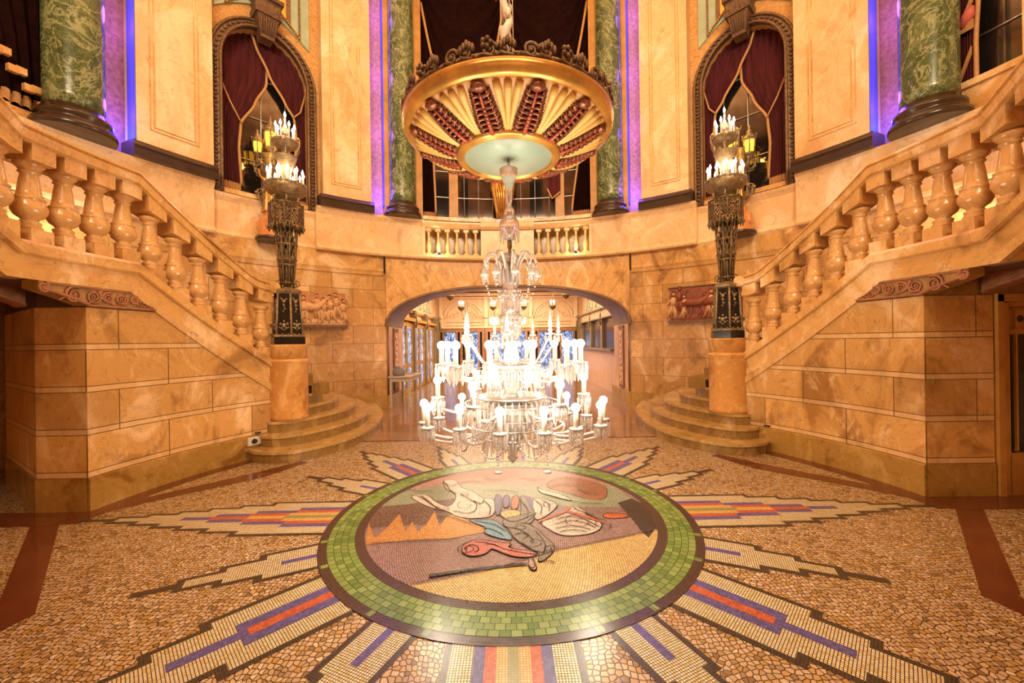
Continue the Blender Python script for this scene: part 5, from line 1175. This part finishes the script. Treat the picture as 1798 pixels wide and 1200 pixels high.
def arm(x, y, zbulb, h=.14, root=(.10, 1.35), first=True):
    p = Vector((c.x+x, y, zbulb-.03-h)); r = hypot(x, y); d = Vector((x, y, 0)).normalized()
    rr, zr_ = root; mb = MB()
    q = [c+d*rr+Vector((0, 0, zr_)), c+d*(rr+(r-rr)*.25)+Vector((0, 0, p.z-.10)), c+d*(rr+(r-rr)*.6)+Vector((0, 0, p.z-.14)), c+d*(r-.03)+Vector((0, 0, p.z-.09)), p-Vector((0, 0, .02))]
    pts = []
    for i in range(len(q)-1):
        a = q[max(i-1, 0)]; b = q[i]; e = q[i+1]; f = q[min(i+2, len(q)-1)]
        for k in range(5):
            u = k/5; pts.append(.5*((2*b)+(e-a)*u+(2*a-5*b+4*e-f)*u*u+(3*b-a-3*e+f)*u**3))
    pts.append(q[-1]); mb.tube(pts, .012, 8)
    for k in (6, 11, 15): mb.ball(pts[k], .018, 8)
    A_ = obj('arm', mb, ['crystal_white'], t)
    mb = MB(); mb.lathe([(.0, -.02), (.03, -.015), (.055, .005), (.058, .012), (.03, .006), (.02, .02), (.0, .02)], p, 18, 0, .06, 9); dp = obj('drip_pan', mb, ['crystal_white'], t)
    mb = MB(); mb.lathe([(.0, .01), (.021, .012), (.021, h), (.0, h)], p, 14); cd_ = obj('candle', mb, ['candle'], t)
    mb = MB(); mb.ball(p+Vector((0, 0, h+.03)), .037, 14); o = obj('bulb', mb, ['bulb'], cd_); o.location = (0, 0, 0)
    for i in range(9):
        a = 2*pi*i/9+x; drop(dp, p+Vector((.052*cos(a), .052*sin(a), .002)), .125+.035*(i % 2), .0125)
front = []
T3 = [(-.10, -.46), (.25, -.46), (-.44, -.27), (.52, -.33), (.75, -.22), (-.72, -.20), (-.80, .04), (.84, .06), (-.5, .42), (.55, .40), (.0, .55), (.72, .26), (-.70, .25)]
for x, y in T3: arm(x, y, 1.0, .15, (.14, .93))
for k in range(6): a = k*pi/3+.06; arm(.66*cos(a), .66*sin(a), 1.215, .13, (.10, 1.10))
for k in range(12): a = k*pi/6-.27; arm(.62*cos(a), .62*sin(a), 1.525, .14, (.10, 1.34))
for k in range(7):
    a = k*2*pi/7+.15; p = c+Vector((.44*cos(a), .44*sin(a), 1.60))
    mb = MB(); mb.lathe([(0, 0), (.035, .005), (.04, .015), (.012, .02), (.02, .04), (.010, .06), (.018, .075), (.010, .15), (0, .29)], p, 8)
    mb.tube([c+Vector((.08*cos(a), .08*sin(a), 1.36)), c+Vector((.28*cos(a), .28*sin(a), 1.36)), p], .009, 6); sp = obj('spire', mb, ['crystal_white'], t)
    for i in range(4): drop(sp, p+Vector((.037*cos(i*1.57), .037*sin(i*1.57), .004)), .07)
for k in range(9):                                                    # fountain of curled arms at the crown
    a = k*2*pi/9; d = Vector((cos(a), sin(a), 0)); mb = MB()
    mb.tube([c+d*.05+Vector((0, 0, 2.08)), c+d*.09+Vector((0, 0, 2.25)), c+d*.14+Vector((0, 0, 2.34)), c+d*.20+Vector((0, 0, 2.33)), c+d*.24+Vector((0, 0, 2.26)), c+d*.22+Vector((0, 0, 2.22)), c+d*.195+Vector((0, 0, 2.26))], .011, 8)
    e = c+d*.24+Vector((0, 0, 2.24)); mb.tube([e, e-Vector((0, 0, .03))], .004, 4)
    mb.lathe([(0, -.03), (.02, -.05), (.03, -.09), (.038, -.11), (.02, -.11), (0, -.13)], e, 10, 0, .1, 5)
    for i in range(9): q = i/8; mb.ball(e.lerp(c+d*.09+Vector((0, 0, 2.0)), q)-Vector((0, 0, .13+.14*sin(pi*q)*1.0-.13*q)), .010, 6)
    ca_ = obj('crown_arm', mb, ['crystal_white'], t)
    for i in range(3): drop(ca_, e+Vector((.028*cos(i*2.1), .028*sin(i*2.1), -.10)), .07)
for (x, y) in ((-.145, -.03), (.10, .08)):
    mb = MB(); mb.lathe([(0, -.05), (.035, -.045), (.05, -.01), (.052, .02), (.03, .03), (0, .03)], c+Vector((x, y, 1.75)), 14, 0, .05, 8)
    obj('side_cup', mb, ['crystal_white'], t)
def fringe(r, z, n, l, jit=0):
    for i in range(n):
        a = 2*pi*i/n+jit; drop(t, c+Vector((r*cos(a), r*sin(a), z)), l, .009)
fringe(.34, 1.30, 40, .15); fringe(.42, 1.0, 44, .16); fringe(.36, .80, 40, .14); fringe(.27, .70, 30, .14); fringe(.25, 1.335, 30, .13); fringe(.16, 1.29, 20, .16); fringe(.31, 1.05, 34, .15, .1); fringe(.24, 1.0, 26, .18); fringe(.17, .90, 22, .16); fringe(.12, .76, 18, .12)
fringe(.085, 2.56, 14, .12); fringe(.10, 1.77, 16, .06); fringe(.31, .86, 26, .13, .2); fringe(.07, .62, 12, .08); fringe(.09, 1.955, 16, .15); fringe(.095, 2.20, 14, .14); fringe(.22, 1.18, 24, .11, .1)
r_ = obj('crystal_drops', rest, ['crystal'], t); r_['kind'] = 'stuff'
mb = MB()
for rr, zz_ in ((.34, 1.305), (.42, 1.005), (.36, .805), (.27, .705), (.31, .87), (.24, 1.005), (.22, 1.19), (.17, .91), (.12, .77)): mb.tube([c+Vector((rr*cos(q), rr*sin(q), zz_)) for q in lin(0, 2*pi, 41)], .006, 5)
for k in range(6): a = k*pi/3; mb.tube([c+Vector((.05*cos(a), .05*sin(a), .93)), c+Vector((.31*cos(a), .31*sin(a), .87))], .005, 4)
obj('hoop', mb, ['chain'], t)
for k in range(8):                                                    # swagged bead strings at the bottom
    a0, a1 = k*pi/4, (k+1)*pi/4; mb = MB()
    for i in range(19):
        q = i/18; a = a0+(a1-a0)*q; R1 = .46; mb.ball(c+Vector((R1*cos(a), R1*sin(a), .78-.16*sin(pi*q))), .009, 6)
    obj('bead_string', mb, ['crystal_white'], t)
for x, y in ((.27, -.45), (-.12, -.44)):
    mb = MB(); [mb.ball(c+Vector((x, y, .74-i*.024)), .009, 6) for i in range(9)]
    mb.lathe([(0, .0), (.035, -.005), (.03, -.02), (0, -.03)], c+Vector((x, y, .53)), 14); obj('bead_pendant', mb, ['crystal_white'], t)
for (x, y, z, p_) in ((0, -.75, 1.3, 42), (.7, .1, 1.3, 42), (-.7, .1, 1.3, 42), (0, .95, 1.25, 42), (.7, -.55, 1.65, 24), (-.7, -.55, 1.65, 24)):
    point('chandelier_light', (cx+x, y, z), p_, (1, .83, .62), .10)

# ================================================================ lobby beyond the arch
def wallbox(name, a, b, mats=('lobby_wall',)):
    mb = MB(); mb.box([(p+q)/2 for p, q in zip(a, b)], [abs(q-p) for p, q in zip(a, b)]); return struct(name, mb, list(mats))
wlob = wallbox('wall_lobby_left', (-3.35, 7.5, 0), (-3.2, 14.2, 3.75)); wrob = wallbox('wall_lobby_right', (3.2, 7.5, 0), (3.35, 14.2, 3.75))
wend = wallbox('wall_lobby_end', (-3.35, 14.05, 2.15), (3.35, 14.2, 3.75)); 
mb = MB(); mb.box((0, 10.85, 3.78), (6.7, 6.8, .06)); 
for y in (8.2, 10.4, 12.6): mb.box((0, y, 3.70), (6.4, .35, .12), mat=0)
mb.box((0, 13.9, 3.62), (6.4, .3, .12)); mb.box((0, 13.98, 3.5), (6.4, .15, .06)); struct('ceiling_lobby', mb, ['lobby_ceil'])
mb = MB()
for xc in (-1.98, 0, 1.98):
    mb.tube([(xc+.86*cos(q), 14.02, 2.62+.72*sin(q)) for q in lin(0, pi, 20)], .04, 6); mb.tube([(xc+.72*cos(q), 14.02, 2.62+.60*sin(q)) for q in lin(0, pi, 20)], .018, 6)
    mb.box((xc, 14.02, 2.45), (1.5, .04, .03)); mb.box((xc, 14.02, 2.30), (1.5, .04, .03))
    for k in (-1, 1):
        for j in range(3):
            mb.tube([(xc+k*(.12+.17*j+.08*cos(q)), 14.02, 2.72+.10*(2-j)*.6+.09*sin(q)) for q in lin(0, 4.6, 12)], .014, 5)
        mb.ball((xc+k*.58, 14.02, 2.70), .045, 6)
    mb.tube([(xc, 14.02, 2.55), (xc, 14.02, 3.0)], .03, 6); mb.ball((xc, 14.0, 3.02), .06, 8)
for xc in (-2.97, -.99, .99, 2.97): mb.box((xc, 14.0, 2.9), (.16, .08, 1.4)); mb.lathe([(.08, 0), (.12, .08), (.05, .14)], (xc, 14.0, 2.58), 8)
mb.box((0, 14.0, 2.20), (6.3, .10, .08)); struct('arcade_ornament', mb, ['lace'], parent=wend)
for i, xc in enumerate((-2.1, 0, 2.1)):
    dlab = ('copper framed glass double doors at the lobby end, %s set') % ('left', 'middle', 'right')[i]
    mb = MB()
    for x in (-.98, 0, .98): mb.box((xc+x, 14.05, 1.08), (.12, .12, 2.16))
    for z in (.12, 2.08): mb.box((xc, 14.05, z), (2.0, .10, .16))
    for x in (-.49, .49):
        for d in (-.30, .30): mb.box((xc+x+d, 14.03, 1.08), (.08, .08, 1.9))
    d_ = struct('door_%d' % (i+1), mb, ['copper'], dlab)
    for x in (-.49, .49):
        mb = MB(); mb.box((xc+x, 14.07, 1.08), (.52, .02, 1.8)); struct('door_glass', mb, ['street_glass'], parent=d_)
        mb = MB(); mb.tube([(xc+x*.35, 13.95, .9), (xc+x*.35, 13.93, 1.3)], .018, 6); struct('door_handle', mb, ['gold'], parent=d_)
# left side glass doors
for i, y in enumerate((8.6, 10.35, 12.1)):
    mb = MB()
    for d in (-.78, 0, .78): mb.box((-3.15, y+d, 1.1), (.10, .12, 2.2))
    for z in (.08, .85, 2.12): mb.box((-3.15, y, z), (.08, 1.6, .12))
    mb.box((-3.1, y, 2.28), (.18, 1.72, .10)); mb.box((-3.12, y, 2.55), (.06, 1.6, .06))
    d_ = struct('door_%d' % (i+4), mb, ['gold_paint'], 'gold framed glass street door on the left side of the lobby')
    for d in (-.39, .39):
        mb = MB(); mb.box((-3.17, y+d, 1.48), (.03, .60, 1.15)); struct('door_glass', mb, ['street_glass'], parent=d_)
        mb = MB(); mb.box((-3.17, y+d, .45), (.03, .60, .65)); struct('door_panel', mb, ['street_glass'], parent=d_)
        for z in (1.2, 1.55, 1.85):
            mb = MB(); mb.box((-3.14, y+d, z), (.02, .6, .02)); struct('glazing_bar', mb, ['post'], parent=d_)
mb = MB()
for s in (-1, 1):
    for y in (7.72, 9.47, 11.22, 12.97, 13.9):
        mb.box((s*3.12, y, 1.3), (.16, .22, 2.6)); mb.box((s*3.06, y, 2.55), (.10, .28, .10)); mb.tube([(s*3.02, y, 2.45), (s*2.98, y, 2.2), (s*3.04, y, 2.05)], .03, 5)
struct('trim_1', mb, ['post'])
for s in (-1, 1):
    for y in (8.6, 10.35, 12.1):
        mb = MB(); mb.tube([(s*3.18, y+.6*cos(q), 2.75+.65*sin(q)) for q in lin(0, pi, 16)], .035, 5)
        mb.tube([(s*3.17, y+.45*cos(q), 2.75+.5*sin(q)) for q in lin(0, pi, 16)], .02, 5)
        mb.add([(s*3.185, y+.56*cos(q), 2.74+.62*sin(q)) for q in lin(0, pi, 16)], [tuple(range(16))], 1)
        for k in (-1, 1): mb.tube([(s*3.16, y+k*(.15+.1*cos(q)), 2.95+.1*sin(q)) for q in lin(0, 5, 12)], .018, 5)
        struct('lunette_ornament', mb, ['lace', 'teal'], parent=wlob if s < 0 else wrob)
# ticket windows on the right
mb = MB(); mb.box((3.1, 10.4, .62), (.14, 5.2, 1.24)); mb.box((3.05, 10.4, 1.26), (.3, 5.2, .06), mat=1)
mb.box((3.1, 10.4, 2.42), (.14, 5.2, .28)); mb.box((3.05, 10.4, 2.58), (.22, 5.2, .05), mat=1); mb.box((3.05, 10.4, 2.27), (.16, 5.2, .04), mat=1)
struct('trim_2', mb, ['pinkpanel', 'post'], 'pink stone ticket counter along the right side of the lobby')
for i, y in enumerate((8.6, 10.35, 12.1)):
    mb = MB(); mb.box((3.13, y, 1.77), (.03, 1.5, .98)); struct('window_%d' % (i+6), mb, ['dark_window'])
# hanging lobby lanterns
LN = [(-1.86, 9.2, 3.02, 3, 'nearest on the left'), (-1.72, 11.0, 2.82, 4, 'second on the left'), (-.62, 12.6, 2.95, 4, 'far one left of the chandelier stem'), (1.86, 9.2, 3.02, 3, 'nearest on the right'), (1.62, 11.0, 2.82, 4, 'second on the right'), (.62, 12.6, 2.95, 3, 'far one right of the chandelier stem')]
for x, y, z, nb, w in LN:
    p = Vector((x, y, z)); t = thing('hanging_lantern', 'small bronze lobby pendant with candle bulbs, %s' % w, 'lamp', p, 'lobby pendant lamps')
    mb = MB(); mb.lathe([(0, -.14), (.03, -.12), (.05, -.10), (.10, -.06), (.13, 0), (.135, .03), (.11, .02), (0, .0)], p, 16, 0, .06, 8)
    for i in range(3): a = i*2.1; mb.tube([p+Vector((.13*cos(a), .13*sin(a), .02)), p+Vector((0, 0, .45)), ], .005, 4)
    obj('bowl', mb, ['bronze'], t); mb = MB(); mb.tube([p+Vector((0, 0, .44)), (x, y, 3.76)], .006, 5); obj('rod', mb, ['bronze'], t)
    for i in range(nb):
        a = i*2*pi/nb+.4; b = p+Vector((.085*cos(a), .085*sin(a), .02)); mb = MB(); mb.lathe([(0, 0), (.012, 0), (.012, .13), (0, .13)], b, 8); cd_ = obj('candle', mb, ['candle'], t)
        mb = MB(); mb.lathe([(0, .13), (.02, .15), (.012, .19), (0, .21)], b, 8); o = obj('bulb', mb, ['flame'], cd_); o.location = (0, 0, 0)
    point('pendant_light', p+Vector((0, 0, .2)), 8, (1, .82, .58), .08)
# table with bag and booklets
p = Vector((-2.62, 6.55, 0)); t = thing('side_table', 'narrow pale table standing at the left pier of the arch', 'table', p)
mb = MB(); mb.box(p+Vector((0, 0, .735)), (.56, 1.2, .03)); obj('tabletop', mb, ['table_paint'], t)
mb = MB(); mb.box(p+Vector((0, 0, .67)), (.48, 1.1, .10)); obj('apron', mb, ['table_paint'], t)
for i in (-1, 1):
    for j in (-1, 1): mb = MB(); mb.box(p+Vector((i*.23, j*.54, .36)), (.05, .05, .72)); obj('leg', mb, ['table_paint'], t)
p = Vector((-2.72, 6.25, .75)); t = thing('cloth_bag', 'grey rounded cloth bag on the table by the left pier', 'bag', p)
mb = MB(); mb.lathe([(0, 0), (.13, .0), (.15, .05), (.145, .13), (.12, .19), (.05, .225), (0, .23)], p, 20, 0, .04, 5); obj('sack', mb, ['grey_fabric'], t)
mb = MB(); mb.tube([p+Vector((-.05, -.1, .15)), p+Vector((-.04, -.13, .24)), p+Vector((.04, -.13, .24)), p+Vector((.05, -.1, .15))], .01, 6); obj('strap', mb, ['grey_fabric'], t)
p = Vector((-2.52, 6.62, .75)); t = thing('booklet', 'red booklet lying on the pale table beside the grey bag', 'book', p)
mb = MB(); mb.box(p+Vector((0, 0, .012)), (.21, .29, .018), .3); obj('pages', mb, ['white_plastic'], t)
mb = MB(); mb.box(p+Vector((0, 0, .023)), (.22, .30, .004), .3); mb.box(p+Vector((0, 0, .002)), (.22, .30, .004), .3); obj('cover', mb, ['red_card'], t)
# ================================================================ right side door
mb = MB(); x0 = 4.67
mb.box((x0+.03, .24, .97), (.06, .14, 1.94)); mb.box((x0+.5, .24, 1.90), (1.0, .14, .07)); mb.box((x0+.97, .24, .97), (.06, .14, 1.94))
d_ = struct('door_7', mb, ['wood'], 'honey coloured wooden door with glass pane under the right stair landing')
mb = MB(); mb.box((x0+.10, .25, .93), (.13, .07, 1.86)); mb.box((x0+.88, .25, .93), (.13, .07, 1.86)); mb.box((x0+.49, .25, .2), (.66, .07, .40)); mb.box((x0+.49, .25, 1.84), (.66, .07, .05)); mb.box((x0+.49, .25, 1.575), (.66, .07, .05))
mb.box((x0+.49, .265, 1.70), (.66, .05, .22)); mb.box((x0+.22, .215, 1.0), (.018, .02, 1.14)); mb.box((x0+.22, .22, .43), (.02, .02, .02)); mb.box((x0+.22, .215, 1.70), (.014, .015, .2)); mb.box((x0+.49, .215, 1.60), (.6, .015, .014)); mb.box((x0+.49, .215, 1.80), (.6, .015, .014))
struct('door_leaf', mb, ['wood'], parent=d_)
mb = MB(); mb.box((x0+.5, .26, .98), (.56, .02, 1.14)); struct('door_glass', mb, ['dark_glass'], parent=d_)
mb = MB()
for i in range(8): a = i*pi/4; mb.ball((x0+.30+.022*cos(a), .235, 1.70+.022*sin(a)), (.012, .01, .012), 6)
mb.ball((x0+.30, .235, 1.70), .011, 6); struct('rosette', mb, ['wood_dark'], parent=d_)
mb = MB(); mb.tube([(x0+.30, .22, .18), (x0+.30, .205, .18)], .012, 10); struct('kick_stud', mb, ['black_plastic'], parent=d_)
# blocking wall behind the openings under the landings
mb = MB(); mb.box((6.3, .3, .97), (1.3, .1, 1.94)); struct('wall_door_side', mb, ['marble'])
# ================================================================ outlet box
c = P(28.5, 3.965, .20, -1); t = thing('power_outlet', 'white wall power outlet box with black socket beside the left steps', 'outlet', c)
V = P(28.5, 1, 0, -1); th = atan2(V.y, V.x)
mb = MB(); mb.box(c+Vector((0, 0, .045)), (.05, .22, .105), th); obj('case', mb, ['white_plastic'], t)
U = Vector((-V.y, V.x, 0))
mb = MB(); mb.tube([c-V*.02+U*.035+Vector((0, 0, .045)), c-V*.045+U*.035+Vector((0, 0, .045))], .034, 16); obj('socket', mb, ['black_plastic'], t)
mb = MB(); mb.tube([c-V*.02-U*.05+Vector((0, 0, .045)), c-V*.035-U*.05+Vector((0, 0, .045))], .04, 16); mb.box(c-V*.036-U*.05+Vector((0, 0, .045)), (.006, .02, .06), th+.0); obj('switch_cover', mb, ['white_plastic'], t)
bpy.context.view_layer.update()
